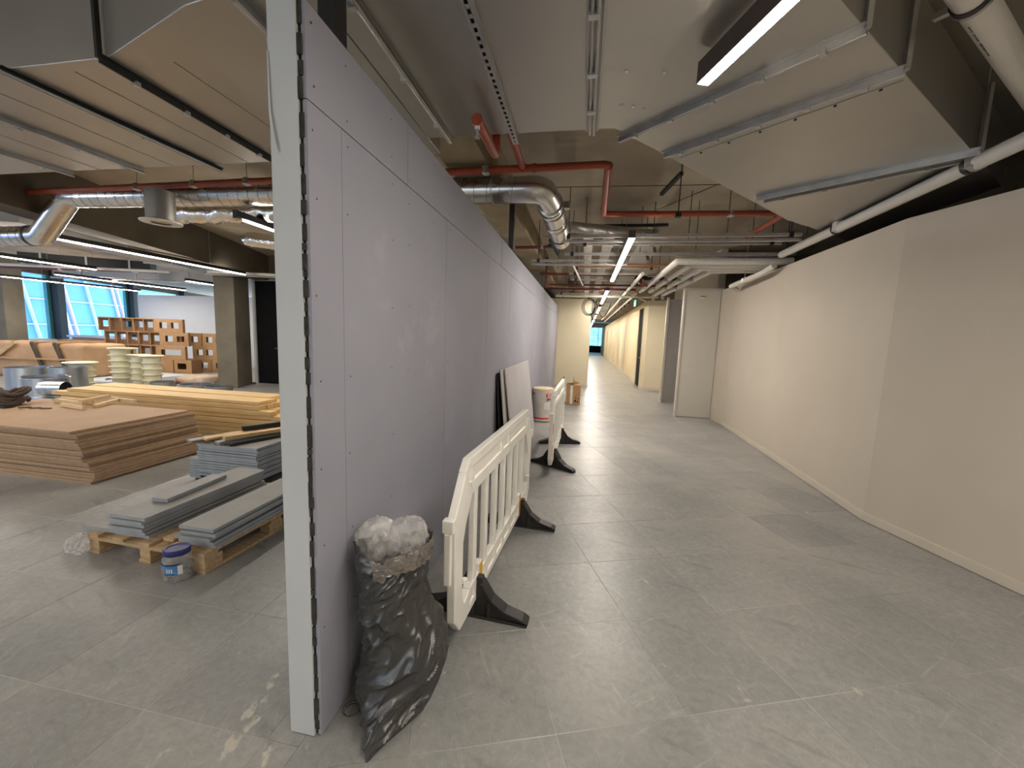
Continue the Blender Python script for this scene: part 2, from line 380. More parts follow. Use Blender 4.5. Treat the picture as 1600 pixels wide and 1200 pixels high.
for k, (nv, d, x, y, rot) in enumerate(cells):
    cs, sn = math.cos(rot), math.sin(rot); h = T/2-GAP/2; right = rot != 0
    corners = [(x+cs*a-sn*b, y+sn*a+cs*b) for a, b in ((-h, -h), (h, -h), (h, h), (-h, h))]
    cut = any((p[0] < EDGE) if right else (p[0] > EDGE) for p in corners)
    if cut:
        poly = clip(corners, right)
        if len(poly) < 3: continue
        if nv == 0 and k < 300: MB().prism(poly, -.006, 0).build('tile', M_TILE, floor, origin='world')
        else: rest.prism(poly, -.006, 0)
    elif nv == 0 and k < 300:
        o = bpy.data.objects.new('tile', tm); COL.objects.link(o); o.parent = floor; o.location = Vector((x, y, random.uniform(-.0004, 0)))-fl; o.rotation_euler = (0, 0, rot)
    else:
        rest.add([(x+cs*a-sn*b, y+sn*a+cs*b, c) for a, b, c in TV], TF)
tag(rest.build('far_tiles', M_TILE, floor, origin='world'), kind='stuff')

# --- soffit slab and downstand beams
ceiling = struct(MB().prism(PLAN, SLAB, SLAB+.3), 'ceiling', M_SLAB)
def beam_line(a, b, wd, z0, m, name):
    struct(MB().bar((a[0], a[1], (z0+SLAB)/2+.01), (b[0], b[1], (z0+SLAB)/2+.01), wd, SLAB-z0+.02), name, m)
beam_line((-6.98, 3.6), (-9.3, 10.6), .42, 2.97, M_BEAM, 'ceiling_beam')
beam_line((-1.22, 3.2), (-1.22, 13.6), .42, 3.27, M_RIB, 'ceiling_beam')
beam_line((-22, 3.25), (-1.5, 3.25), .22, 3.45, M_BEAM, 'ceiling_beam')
# shutter-board joints cast into the soffit (raised fins)
for k, (a, b) in enumerate((((-.9, 5.6), (3.2, 5.75)), ((-.9, 3.35), (1.2, 3.3)), ((.9, 6.8), (2.3, 4.4)), ((-.9, 8.2), (3.2, 8.3)))):
    MB().bar((*a, SLAB-.002), (*b, SLAB-.002), .012, .008).build('joint_line', M_BEAM, ceiling, origin='world')

# --- partition of lavender plasterboard
PX = -.958
wl = MB().box(-1.075, -.988, 1.276, 13.72, .0, 2.700)
wall_left = struct(wl, 'wall_left', M_PBGREY)
MB().box(-1.092, -.986, 1.268, 1.278, .004, 2.715).build('end_board', M_PBGREY, wall_left, origin='world')
MB().box(-.9885, -.9725, 1.283, 13.72, .004, 2.698).build('core', M_EDGE, wall_left, origin='world')  # dark strip, its tone also standing in for shade in the gap
MB().box(-1.092, -1.074, 1.279, 13.72, .004, 2.70).build('panel', M_PBGREY, wall_left, origin='world')
seams = [1.276, 1.468, 2.655, 3.83, 5.02, 6.21, 7.40, 8.59, 9.78, 10.97, 12.16, 13.72]
for a, b in zip(seams, seams[1:]):
    MB().box(-.9735, PX+random.uniform(-.0015, .0012), a+.0016, b-.0016, .008, 2.398).build('panel', M_PB, wall_left, origin='world')
useams = [1.276, 2.05, 4.43, 6.81, 9.19, 11.57, 13.72]
for a, b in zip(useams, useams[1:]):
    MB().box(-.9735, PX+random.uniform(-.0015, .0012), a+.0016, b-.0016, 2.402, 2.702).build('panel', M_PB, wall_left, origin='world')
# ragged torn paper edge on the cut end
rg = MB(); z = .03
while z < 2.68:
    h = random.uniform(.02, .09); rg.box(-.9895+random.uniform(-.003, .001), -.9715+random.uniform(-.002, .004), 1.270+random.uniform(0, .006), 1.290, z, z+h); z += h*random.uniform(1.0, 1.6)
tag(rg.build('torn_edge', M_EDGE, wall_left, origin='world'), kind='stuff')
sc = MB()
for a in seams[:9]:
    for dy in (.035, .6, 1.15):
        for zz in (.12, .45, .78, 1.11, 1.44, 1.77, 2.1, 2.33, 2.45, 2.65):
            yy = a+dy+random.uniform(-.01, .01); z2 = zz+random.uniform(-.02, .02); r = .0042
            if yy > 12 or random.random() < .15: continue
            sc.add([(PX+.0016, yy+r*math.cos(t*math.pi/3), z2+r*math.sin(t*math.pi/3)) for t in range(6)], [(0, 1, 2, 3, 4, 5)])
tag(sc.build('screw_heads', M_SCREW, wall_left, origin='world'), kind='stuff')
# curled strip of paper tape at the top of the cut end
MB().add([(-1.094, 1.266, 2.55), (-1.089, 1.264, 2.55), (-1.093, 1.2655, 2.35), (-1.083, 1.262, 2.36), (-1.079, 1.262, 2.26), (-1.066, 1.258, 2.27), (-1.058, 1.262, 2.22)],
         [(0, 1, 3, 2), (2, 3, 5, 4), (4, 5, 6)]).build('paper_strip', M_PBGREY, wall_left, origin='world')

# --- right wall in two facets, skirting
A, B, Cc, D2 = (2.84, 8.60), (2.728, 4.20), (3.055, 3.12), (4.60, -2.0)
def wallstrip(pts, thick, z0, z1):
    out = [(p[0]+thick, p[1]) for p in pts]
    return MB().prism(list(pts)+out[::-1], z0, z1)
struct(wallstrip([A, B, Cc, D2, (4.6, -7)], .12, 0, 2.79), 'wall_right', M_WALLR)
struct(wallstrip([(A[0]-.014, A[1]), (B[0]-.014, B[1]), (Cc[0]-.014, Cc[1]), (D2[0]-.014, D2[1])], .016, .003, .085), 'baseboard_right', M_SKIRT, bevel=.004)
# service void beyond the right wall
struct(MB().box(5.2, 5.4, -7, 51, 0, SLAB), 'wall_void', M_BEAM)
struct(MB().box(-5.0, -4.85, 14.2, 51, 0, SLAB), 'wall_far_rooms', M_WHITEW)

# --- door pocket on the right: casing strip, open leaf, second leaf, pier
struct(MB().prism([(2.84, 8.60), (2.795, 9.16), (2.80, 9.40), (3.0, 9.40), (2.96, 8.60)], 0, 2.77), 'trim_1', M_WALLR)
MB().box(2.826, 2.835, 8.80, 8.86, 2.63, 2.69).build('sensor', M_GREYDOOR, bpy.data.objects['trim_1'], origin='world')
d1 = thing('door_1', None, None, (2.4, 9.27, 0)); d1['kind'] = 'structure'
MB().box(2.085, 2.788, 9.225, 9.275, .012, 2.765).build('leaf', M_DOORW, d1, origin='world', bevel=.003)
MB().box(2.045, 2.079, 9.20, 9.33, 0, 2.78).build('frame', M_DOORW, d1, origin='world', bevel=.003)
MB().box(2.045, 2.80, 9.235, 9.33, 2.768, 2.80).build('head', M_WALLR, d1, origin='world')
st = MB().box(2.375, 2.495, 9.2215, 9.224, 2.615, 2.645).build('sticker', M_YELLOW, d1, origin='world'); st['label'] = 'yellow warning sticker'
for (a, b2) in ((2.385, 2.43), (2.437, 2.46), (2.466, 2.488)): MB().box(a, b2, 9.220, 9.2217, 2.622, 2.638).build('printing', M_BLACKPRINT, st, origin='world')
MB().box(2.375, 2.495, 9.2215, 9.224, 2.592, 2.611).build('sticker', M_WHITE, d1, origin='world')
MB().box(2.470, 2.487, 9.220, 9.2217, 2.588, 2.604).build('sticker', M_BLACKPRINT, d1, origin='world')
d2 = thing('door_2', None, None, (2.3, 11.2, 0)); d2['kind'] = 'structure'
MB().box(2.14, 2.75, 11.17, 11.215, .012, 2.75).build('leaf', M_GREYDOOR, d2, origin='world', bevel=.003)
MB().box(2.075, 2.128, 11.15, 11.25, 0, 2.80).build('frame', M_DOORW, d2, origin='world', bevel=.003)
for zz in (.35, .95, 1.4, 2.0, 2.5): MB().box(2.118, 2.131, 11.14, 11.152, zz-.05, zz+.05).build('hinge', M_GALV, d2, origin='world')
struct(MB().box(2.75, 2.9, 9.40, 13.70, 0, SLAB), 'wall_pocket', M_WALLR)
struct(MB().prism([(1.955, 14.45), (2.02, 13.95), (2.55, 13.70), (2.95, 13.70), (2.95, 14.45)], 0, 2.97), 'wall_pier', M_CREAM)
struct(MB().prism([(1.943, 14.45), (2.008, 13.94), (2.545, 13.688), (2.545, 13.70), (2.02, 13.951), (1.956, 14.45)], .003, .10), 'baseboard_pier', M_SKIRT)

# --- far corridor
struct(MB().box(-1.2, .16, 13.74, 13.9, 0, 2.97), 'wall_far', M_CREAM)
struct(MB().box(-1.0, .172, 13.722, 13.742, .003, .10), 'baseboard_far', M_SKIRT)
struct(MB().box(.03, .16, 13.74, 49, 0, 2.97), 'wall_corridor_left', M_CREAM)
cr = struct(MB().box(1.95, 2.1, 15.66, 49, 0, 2.97), 'wall_corridor_right', M_CREAM)
struct(MB().box(1.95, 2.1, 14.45, 15.66, 2.80, 2.97), 'wall_over_door', M_CREAM)
struct(MB().box(1.935, 1.951, 15.7, 49, .003, .10), 'baseboard_corridor', M_SKIRT)
d3 = thing('door_3', None, None, (2.0, 15.0, 0)); d3['kind'] = 'structure'
MB().box(1.975, 2.02, 14.50, 15.64, .01, 2.79).build('leaf', M_BLACKDOOR, d3, origin='world')
MB().box(1.94, 2.05, 14.44, 14.50, 0, 2.80).build('frame', M_CREAM, d3, origin='world')
MB().tube(path([(1.97, 14.62, 1.05), (1.93, 14.62, 1.05), (1.93, 14.74, 1.05)], .015), .01, 8).build('handle', M_GALV, d3, smooth=True, origin='world')
for k, y0 in enumerate((20.5, 23.5, 27.5, 32, 37)):
    dd = thing('door_%d' % (k+4), None, None, (1.95, y0, 0)); dd['kind'] = 'structure'
    MB().box(1.93, 1.952, y0-.06, y0, 0, 2.4).build('frame', M_SKIRT, dd, origin='world')
    MB().box(1.93, 1.952, y0+1.0, y0+1.06, 0, 2.4).build('frame', M_SKIRT, dd, origin='world')
    MB().box(1.93, 1.952, y0, y0+1.0, 2.34, 2.4).build('frame', M_SKIRT, dd, origin='world')
    MB().box(1.941, 1.951, y0, y0+1.0, .01, 2.34).build('leaf', M_DOORW, dd, origin='world')
struct(MB().box(-5, 8, 51.0, 51.2, 0, .85), 'wall_end_sill', M_BLACKDOOR)
struct(MB().box(-5, 8, 51.0, 51.2, 3.1, SLAB), 'wall_end_head', M_SLAB)
wn = thing('window_1', None, None, (1, 51.1, .85)); wn['kind'] = 'structure'
for k in range(6):
    x0 = -5+k*2.2
    MB().box(x0+.03, x0+2.17, 51.09, 51.10, .86, 3.09).build('pane', M_GLASS, wn, origin='world')
    MB().box(x0-.03, x0+.03, 51.05, 51.15, .85, 3.1).build('mullion', M_BLACKCOL, wn, origin='world')
# mesh-clad building across the street at the corridor end
ef = thing('facade', 'cyan building seen through the window at the corridor end', 'building', (1, 60, -4))
MB().box(-14, 16, 60, 60.4, -4, 14).build('wall', M_CYANFAC, ef, origin='world')
for k in range(34):
    a = Vector((random.uniform(-4, 6), 59.93, random.uniform(-1, 5))); an = random.uniform(0, 3.14); l = random.uniform(.5, 1.6)
    MB().bar(a, a+Vector((math.cos(an)*l, 0, math.sin(an)*l)), .05, .05).build('brace', M_TEAL, ef, origin='world')
for k in range(7): MB().box(-8, 10, 59.9, 60, -1+k*1.0, -.94+k*1.0).build('joint', M_FACFRAME, ef, origin='world')

# --- left hall: back wall, plant-room door, columns, window wall, facade outside
struct(MB().box(-18.75, -9.0, 14.0, 14.15, 0, 2.82), 'wall_hall_back', M_WHITEW)
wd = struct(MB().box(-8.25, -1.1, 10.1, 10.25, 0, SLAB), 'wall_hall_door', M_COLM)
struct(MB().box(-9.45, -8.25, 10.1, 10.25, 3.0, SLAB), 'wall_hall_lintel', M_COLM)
d9 = thing('door_9', None, None, (-8.9, 10.1, 0)); d9['kind'] = 'structure'
MB().box(-9.40, -8.30, 10.13, 10.18, .01, 2.95).build('leaf', M_BLACKDOOR, d9, origin='world')
MB().box(-9.47, -9.40, 10.08, 10.2, 0, 3.0).build('frame', M_PBGREY, d9, origin='world')
MB().box(-9.40, -8.25, 10.08, 10.2, 2.95, 3.0).build('frame', M_PBGREY, d9, origin='world')
MB().tube(path([(-8.62, 10.13, 1.05), (-8.62, 10.06, 1.05), (-8.75, 10.06, 1.05)], .02), .014, 8).build('handle', M_COPPER, d9, smooth=True, origin='world')
def column(cx, cy, wx, wy, name='column'):
    o = MB().box(-wx/2, wx/2, -wy/2, wy/2, 0, SLAB+.02).build(name, M_COLM, None, origin=(0, 0, 0), bevel=.015)
    o.location = (cx, cy, 0); o.rotation_euler = (0, 0, GRID); o['kind'] = 'structure'; return o
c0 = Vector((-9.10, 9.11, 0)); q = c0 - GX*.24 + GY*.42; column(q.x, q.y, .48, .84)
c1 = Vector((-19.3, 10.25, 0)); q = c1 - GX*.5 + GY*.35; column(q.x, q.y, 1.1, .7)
W0 = Vector((-21.1, 11.8, 0)); WD = GY; WN = -GX         # window line, outward normal
def wpt(s, n=0, z=0): p = W0+WD*s+WN*n; return (p.x, p.y, z)
def wbox(s0, s1, n0, n1, z0, z1):
    c = W0+WD*((s0+s1)/2)+WN*((n0+n1)/2)+Vector((0, 0, (z0+z1)/2))
    return MB().obox(c, WD*((s1-s0)/2), WN*((n1-n0)/2), Vector((0, 0, (z1-z0)/2)))
struct(wbox(-20, 14, 0, .2, 0, .88), 'wall_window_sill', M_WHITEW)
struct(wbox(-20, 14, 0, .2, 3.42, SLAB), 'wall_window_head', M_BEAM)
ww = thing('window_2', None, None, wpt(0, 0, .88)); ww['kind'] = 'structure'
for s0 in [1.25+4.1*k for k in range(-5, 4)]:
    wbox(s0-.16, s0+.16, -.25, .05, .86, SLAB).build('post', M_BLACKCOL, ww, origin='world')
    wbox(s0-.30, s0-.16, 0, .12, .86, 3.42).build('frame', M_TEAL, ww, origin='world')
    wbox(s0+.17, s0+3.79, .05, .06, .9, 3.41).build('pane', M_GLASS, ww, origin='world')
fc = thing('facade', 'blue glass building with pink diagonal braces outside the hall windows', 'building', wpt(0, 6.5, -4))
wbox(-26, 26, 6.5, 6.9, -4, 11).build('wall', M_BLUEFAC, fc, origin='world')
for z in (-.4, 1.35, 2.75, 4.3): wbox(-26, 26, 6.42, 6.5, z, z+.06).build('joint', M_FACFRAME, fc, origin='world')
for k in range(16):
    s = -15+k*2.0
    for dd in (0, .42):
        if k % 2 and dd: continue
        a = Vector(wpt(s+dd, 6.38, 5.5)); b2 = Vector(wpt(s+dd+1.9, 6.38, -2.5))
        MB().bar(a, b2, .11, .10).build('brace', M_FACLINE if k % 2 == 0 else M_FACFRAME, fc, origin='world')
# remaining shell: behind the camera and along the hall (daylight enters here too)
struct(MB().box(-14.2, 6.5, -7.0, -6.85, 0, .9), 'wall_back_sill', M_WHITEW)
struct(MB().box(-14.2, 6.5, -7.0, -6.85, 2.3, SLAB), 'wall_back_head', M_WHITEW)
struct(MB().box(-14.2, -10.5, -7.0, -6.85, .9, 2.3), 'wall_back_left', M_WHITEW)
struct(MB().box(-3.0, 6.5, -7.0, -6.85, .9, 2.3), 'wall_back_right', M_WHITEW)
wb = thing('window_3', None, None, (-10, -6.9, .7)); wb['kind'] = 'structure'
for k in range(4):
    MB().box(-10.5+k*2.5, -10.38+k*2.5, -6.98, -6.88, .9, 2.3).build('post', M_BLACKCOL, wb, origin='world')

# ================================================================== CEILING SERVICES
DZ = 3.0                                   # underside of the big ducts
def strip_clamp(mb, p, d, s=.02):
    mb.obox(p, Vector(d)*s, Vector((0, 0, 1)).cross(Vector(d))*s*1.3, Vector((0, 0, s*.9)))
def flange(duct, a, b, m=M_GALV, wd=.030, ht=.034, rod=True, clamps=4, z=DZ, up=0.0, upto=None):
    """flange batten across the duct underside from a to b, with a tie rod, clamps and an upstand on the duct side"""
    a, b = Vector((*a, z-ht/2)), Vector((*b, z-ht/2)); d = (b-a).normalized(); s = d.cross(Vector((0, 0, 1)))
    mb = MB(); mb.bar(a, b, wd*.35, ht); mb.bar(a+s*wd*.5+Vector((0, 0, ht*.45)), b+s*wd*.5+Vector((0, 0, ht*.45)), wd, .004); mb.bar(a-s*wd*.5+Vector((0, 0, ht*.45)), b-s*wd*.5+Vector((0, 0, ht*.45)), wd, .004)
    if upto: mb.bar(a+Vector((0, 0, 0)), a+Vector((0, 0, upto-z)), wd*.9, wd*.7)
    o = mb.build('flange', m, duct, origin='world')
    if rod: MB().tube([a-Vector((0, 0, ht*.35))+s*.012, b-Vector((0, 0, ht*.35))+s*.012], .009, 8).build('rod', M_GALV, o, smooth=True, origin='world')
    for k in range(clamps):
        c = MB(); p = a+(b-a)*((k+.6)/(clamps+.1))-Vector((0, 0, ht*.55)); strip_clamp(c, p, d, .013); c.build('clamp', M_GALV, o, origin='world')
    return o
# main duct over the corridor, turning 45 degrees towards the right wall
dm = thing('supply_duct', 'wide galvanised sheet duct over the corridor, turning diagonally towards the cream wall', 'duct', (0, 2, DZ))
def duct_sheets(par, poly, z0, z1):
    MB().prism(poly, z0, z1).build('casing', M_DUCT, par, origin='world', bevel=.004)
duct_sheets(dm, [(-1.16, .55), (-.60, .55), (1.07, 2.07), (2.42, 3.29), (3.28, 4.07), (3.28, 5.98), (2.48, 5.28), (2.12, 4.99), (.11, 2.82), (-1.16, 2.82)], DZ, 3.40)
flange(dm, (1.10, 2.08), (.15, 2.94), clamps=5, upto=3.4)
flange(dm, (1.455, 2.39), (.49, 3.21), clamps=5, upto=3.4)
flange(dm, (2.53, 3.33), (1.48, 4.17), clamps=0, rod=False, ht=.045, upto=3.42)
flange(dm, (2.56, 3.47), (1.58, 4.26), clamps=4)
flange(dm, (-1.02, .9), (-1.02, 2.84), clamps=4, wd=.022)
# seam with pop rivets beside the second batten
MB().bar((1.52, 2.50, DZ-.001), (.62, 3.30, DZ-.001), .006, .004).build('seam', M_GALV, dm, origin='world')
for k in range(6):
    t = (k+.4)/6; p = Vector((1.52, 2.52, DZ-.002)).lerp(Vector((.66, 3.30, DZ-.002)), t)
    MB().lathe([(.008, -.004), (.008, .002)], 8, p).build('rivet', M_DKSTEEL, dm, origin='world')
for (x, y) in ((.13, 2.26), (.32, 2.29), (.13, 2.56), (.20, 2.58), (.265, 2.61)):
    MB().lathe([(.004, -.008), (.010, -.005), (.010, .002)], 10, (x, y, DZ-.001)).build('plug', M_WHITE, dm, origin='world')
# slotted channel
ch = MB(); x0 = -.545; yA, yB = .9, 2.88
ch.bar((x0-.019, yA, DZ-.022), (x0-.019, yB, DZ-.022), .003, .041); ch.bar((x0+.019, yA, DZ-.022), (x0+.019, yB, DZ-.022), .003, .041)
ch.bar((x0-.0145, yA, DZ-.042), (x0-.0145, yB, DZ-.042), .012, .003); ch.bar((x0+.0145, yA, DZ-.042), (x0+.0145, yB, DZ-.042), .012, .003)
y = yA
while y < yB: ch.box(x0-.012, x0+.012, y, y+.022, DZ-.0435, DZ-.0405); y += .05
cho = ch.build('slotted_channel', M_GALV, dm, origin='world')
MB().box(x0-.018, x0+.018, yA, yB-.01, DZ-.012, DZ-.004).build('channel_shade', M_BLACK, cho, origin='world')  # black plate standing in for the shade inside the channel
# triple rail with clamps
for dx, r in ((-.032, .006), (-.012, .008), (.014, .010), (.036, .006)):
    MB().tube([(-.033+dx, .9, DZ-.014-r), (-.033+dx, 2.80+.04*(r > .007), DZ-.014-r)], r, 8).build('rail', M_GALV, dm, smooth=True, origin='world')
for y in (1.15, 1.45, 1.84, 2.22, 2.56): MB().box(-.062, -.012, y-.014, y+.014, DZ-.042, DZ-.004).build('clamp', M_GALV, dm, origin='world', bevel=.004)
# duct over the hall on the left
dl = thing('return_duct', 'wide sheet duct above the hall with its dark end towards the camera', 'duct', (-3, 2.4, DZ))
duct_sheets(dl, [(-1.165, 1.58), (-1.46, 1.555), (-1.78, 1.60), (-2.53, 1.83), (-7.0, 1.83), (-7.0, 3.06), (-1.165, 3.06)], DZ, 3.62)
flange(dl, (-2.54, 1.80), (-2.57, 3.00), m=M_DKSTEEL, wd=.026, ht=.04, rod=False, clamps=4, upto=3.6)
flange(dl, (-3.22, 1.80), (-3.20, 3.14), m=M_DKSTEEL, wd=.022, ht=.036, rod=True, clamps=1)
flange(dl, (-4.02, 1.80), (-3.98, 3.10), m=M_GALV, wd=.026, ht=.035, clamps=4)
flange(dl, (-4.85, 1.80), (-4.78, 3.10), m=M_GALV, wd=.026, ht=.035, clamps=3)
flange(dl, (-1.50, 1.56), (-1.52, 3.0), m=M_GALV, wd=.034, ht=.045, clamps=4)
for x in (-2.2, -2.85, -3.6, -4.4): MB().bar((x, 1.9, DZ-.001), (x, 3.05, DZ-.0006), .0018, .002).build('seam', M_SEAM, dl, origin='world')
# dark steel post rising behind the partition
tag(MB().box(-1.07, -1.0, 1.50, 1.58, 2.70, SLAB).build('steel_post', M_BLACK), 'short black steel post standing on top of the lavender partition', 'post')
tag(MB().box(-1.0, -.94, 4.99, 5.05, 2.72, 3.40).box(-.99, -.88, 4.99, 5.05, 3.38, 3.42).build('steel_post', M_DKSTEEL), 'dark steel angle post above the middle of the partition', 'post')

# --- linear lamps
def linear_light(a, b, z, label, housing=M_BLACK, wd=.062, ht=.085, cat='lamp', group=None, rods=2, inset=.0, lip=.0118):
    a, b = Vector((*a, z)), Vector((*b, z)); mid = (a+b)/2; L = (b-a).length; an = math.atan2((b-a).y, (b-a).x)
    t = thing('linear_light', label, cat, mid, an, group)
    MB().box(-L/2, L/2, -wd/2, wd/2, lip+.0002, ht).build('housing', housing, t, bevel=.002)
    MB().box(-L/2+.006+inset, L/2-.006-inset, -wd/2+.004, wd/2-.004, 0, lip).build('diffuser', M_DIFF, t)
    MB().box(-L/2-.004, -L/2, -wd/2, wd/2, .0, ht).build('end_cap', housing, t); MB().box(L/2, L/2+.004, -wd/2, wd/2, .0, ht).build('end_cap', housing, t)
    for k in range(rods):
        x = -L/2+L*(k+.5)/rods; MB().tube([(x, 0, ht), (x, 0, SLAB-z)], .003, 6).build('hanger', M_GALV, t)
    return t
gdir = Vector((math.sin(GRID), -math.cos(GRID)))
e1 = Vector((.485, 2.18)); linear_light(e1[:], (e1+gdir*2.4)[:], 2.862, 'bright linear lamp under the duct nearest the camera', M_BRONZE, wd=.06, ht=.10, rods=0, lip=.003)
linear_light((e1+gdir*3.0)[:], (e1+gdir*5.4)[:], 2.862, 'unseen linear lamp added behind the camera to continue the row', M_BRONZE, rods=0, lip=.003)  # unseen lamp, added to carry the row on behind the camera
linear_light((3.3, -.6), (3.3+.83, -.6-2.25), 2.862, 'unseen linear lamp added to brighten the near end of the cream wall', M_BRONZE)  # unseen lamp, added to brighten the near facet of the cream wall
for k, (x, y) in enumerate(((-3.4, -.9), (-7.9, -.6), (-11.5, -.6), (-7.9, -5.2), (-15.5, 4.0))):  # unseen lamps, added to even out the light on the hall floor
    linear_light((x, y), (x, y+3.6 if y > 0 or k else y-3.6), 2.862, 'unseen linear lamp added to light the hall, %s counted from the partition' % ORD[k], M_BLACK, group='hall lamps')
ys = [(5.07, 8.72), (10.4, 14.05), (15.6, 19.2), (20.9, 24.5), (26.2, 29.8), (31.5, 35.1), (37, 40.6)]
for k, (a, b) in enumerate(ys):
    linear_light((.485, a), (.485, b), 2.85, ['long bright linear lamp hanging first in the corridor row', 'second linear lamp in the corridor row', 'third linear lamp in the corridor row', 'fourth linear lamp in the corridor row', 'fifth linear lamp in the corridor row', 'sixth linear lamp in the corridor row', 'last linear lamp in the corridor row'][k], M_BRONZE, wd=.075, ht=.09, group='corridor lamps')
HL = [((-3.95, 4.02), (-3.95, 7.6), 'linear lamp beside the foil duct, cut off by the partition'), ((-7.97, 4.80), (-7.97, 8.3), 'long linear lamp under the dark downstand beam'),
      ((-11.55, 4.3), (-11.55, 7.76), 'linear lamp entering from the left edge below the round duct'), ((-17.1, 9.1), (-17.1, 12.9), 'thin linear lamp in front of the hall windows, lower of two'),
      ((-14.2, 8.6), (-14.2, 12.2), 'thin linear lamp in front of the hall windows, upper of two'), ((-11.15, 9.6), (-11.15, 11.4), 'short linear lamp seen beside the concrete column')]
for a, b, lb in HL: linear_light(a, b, 2.85, lb, M_BLACK, group='hall lamps', inset=.12 if a[0] == -3.95 else 0)

# --- pipes
def pipe(name, pts, r, m, label, cat='pipe', bend=.08, n=10, hangers=(), group=None, fittings=(), fm=None, hz=SLAB):
    P = path(pts, bend); mid = P[len(P)//2]
    t = thing(name, label, cat, mid, 0, group)
    MB().tube(P, r, n).build('run', m, t, smooth=True, origin='world')
    for h in hangers:
        h = Vector(h); MB().tube([h+Vector((0, 0, r)), (h.x, h.y, hz)], .004, 6).build('hanger', M_GALV, t, origin='world')
        MB().lathe([(r*.35, -r*1.35), (r*1.25, -r*.9), (r*1.25, r*.9), (r*.35, r*1.35)], 8, h).build('clip', M_GALV, t, origin='world')
    for f, d in fittings:
        f, d = Vector(f), Vector(d).normalized(); MB().tube([f-d*min(r*1.1, .018), f+d*min(r*1.1, .018)], r*1.18, n).build('coupling', fm or m, t, smooth=True, origin='world')
    return t
ZP = 3.2
pipe('sprinkler_pipe', [(-9.2, 4.05, ZP), (-1.28, 3.89, ZP), (.12, 3.86, ZP), (.14, 5.24, ZP-.02), (2.24, 5.33, ZP-.02), (2.2, 6.4, ZP-.02)], .034, M_RED, 'long red sprinkler pipe running over the partition and stepping across the corridor', bend=.05,
     hangers=[(-1.02, 3.885, ZP), (-5.2, 3.97, ZP), (-4.4, 3.95, ZP), (-3.7, 3.935, ZP), (1.62, 5.31, ZP-.02)], fittings=[((-.55, 3.875, ZP), (1, 0, 0)), ((.12, 3.9, ZP), (0, 1, 0)), ((.137, 5.1, ZP), (0, 1, 0)), ((-.66, 3.86, ZP), (0, 1, 0))])
pipe('sprinkler_pipe', [(-.70, 2.42, 2.90), (-.695, 2.90, 2.90), (-.695, 2.93, 3.4)], .030, M_RED, 'short red sprinkler drop bending up behind the duct edge', bend=.04, fittings=[((-.70, 2.44, 2.9), (0, 1, 0))])
hd = thing('ceiling_sprinkler', 'small white sprinkler head hanging from the red drop pipe', 'sprinkler', (-.70, 2.44, 2.80)); MB().lathe([(.016, .05), (.016, .072)], 10).build('collar', M_WHITE, hd); MB().lathe([(.004, .0), (.018, .002), (.018, .006), (.006, .01), (.006, .05)], 10).build('deflector', M_GALV, hd)
pipe('sprinkler_pipe', [(-.665, 2.95, ZP+.03), (-.66, 3.84, ZP)], .030, M_RED, 'short red branch pipe from behind the slotted channel to the main')
pipe('sprinkler_pipe', [(-1.3, 7.15, ZP), (-.56, 7.10, ZP), (-.50, 6.35, ZP+.05)], .026, M_DKRED, 'thin dark red pipe elbow above the partition', bend=.04, hangers=[(-.82, 7.12, ZP)])
pipe('sprinkler_pipe', [(-1.05, 8.9, 3.02), (.1, 8.95, 3.02), (1.08, 8.95, 3.02), (1.10, 8.95, 2.82), (1.24, 8.95, 2.80)], .028, M_DKRED, 'dark red pipe crossing the corridor above the first lamp', bend=.05)
pipe('sprinkler_pipe', [(-.93, 9.0, 3.4), (-.93, 9.05, 2.78)], .026, M_DKRED, 'dark red vertical drop pipe at the far end of the partition')
pipe('sprinkler_pipe', [(-1.0, 10.7, 2.93), (1.2, 10.75, 2.93)], .030, M_DKRED, 'dark red pipe crossing above the second lamp')
pipe('sprinkler_pipe', [(-9.6, 5.2, 3.42), (-7.2, 3.4, 3.42)], .034, M_RED, 'red pipe slanting under the hall soffit at the left edge')
pipe('sprinkler_pipe', [(-7.6, 3.80, 3.64), (-7.6, 3.80, 2.93), (-10.4, 3.85, 2.91)], .045, M_DKRED, 'thick red riser left of the round duct bend', bend=.06)
pipe('sprinkler_pipe', [(-18.5, 8.4, 3.08), (-11.8, 9.3, 3.08)], .06, M_DKRED, 'dark red main below the hall soffit above the windows', hangers=[(-17, 8.6, 3.08), (-14.5, 8.94, 3.08)])
pipe('copper_pipe', [(-.45, 7.20, 2.93), (1.55, 7.25, 2.93)], .014, M_COPPER, 'thin bright copper pipe crossing the corridor', n=8)
pipe('copper_pipe', [(-.3, 7.55, 2.95), (1.2, 7.6, 2.95)], .012, M_COPPER, 'second thin copper pipe behind the first one', n=8)
pipe('copper_pipe', [(-1.0, 10.0, 2.88), (.0, 10.05, 2.88)], .012, M_COPPER, 'thin copper pipe above the end of the partition', n=8, hangers=[(-.5, 10.025, 2.88)])
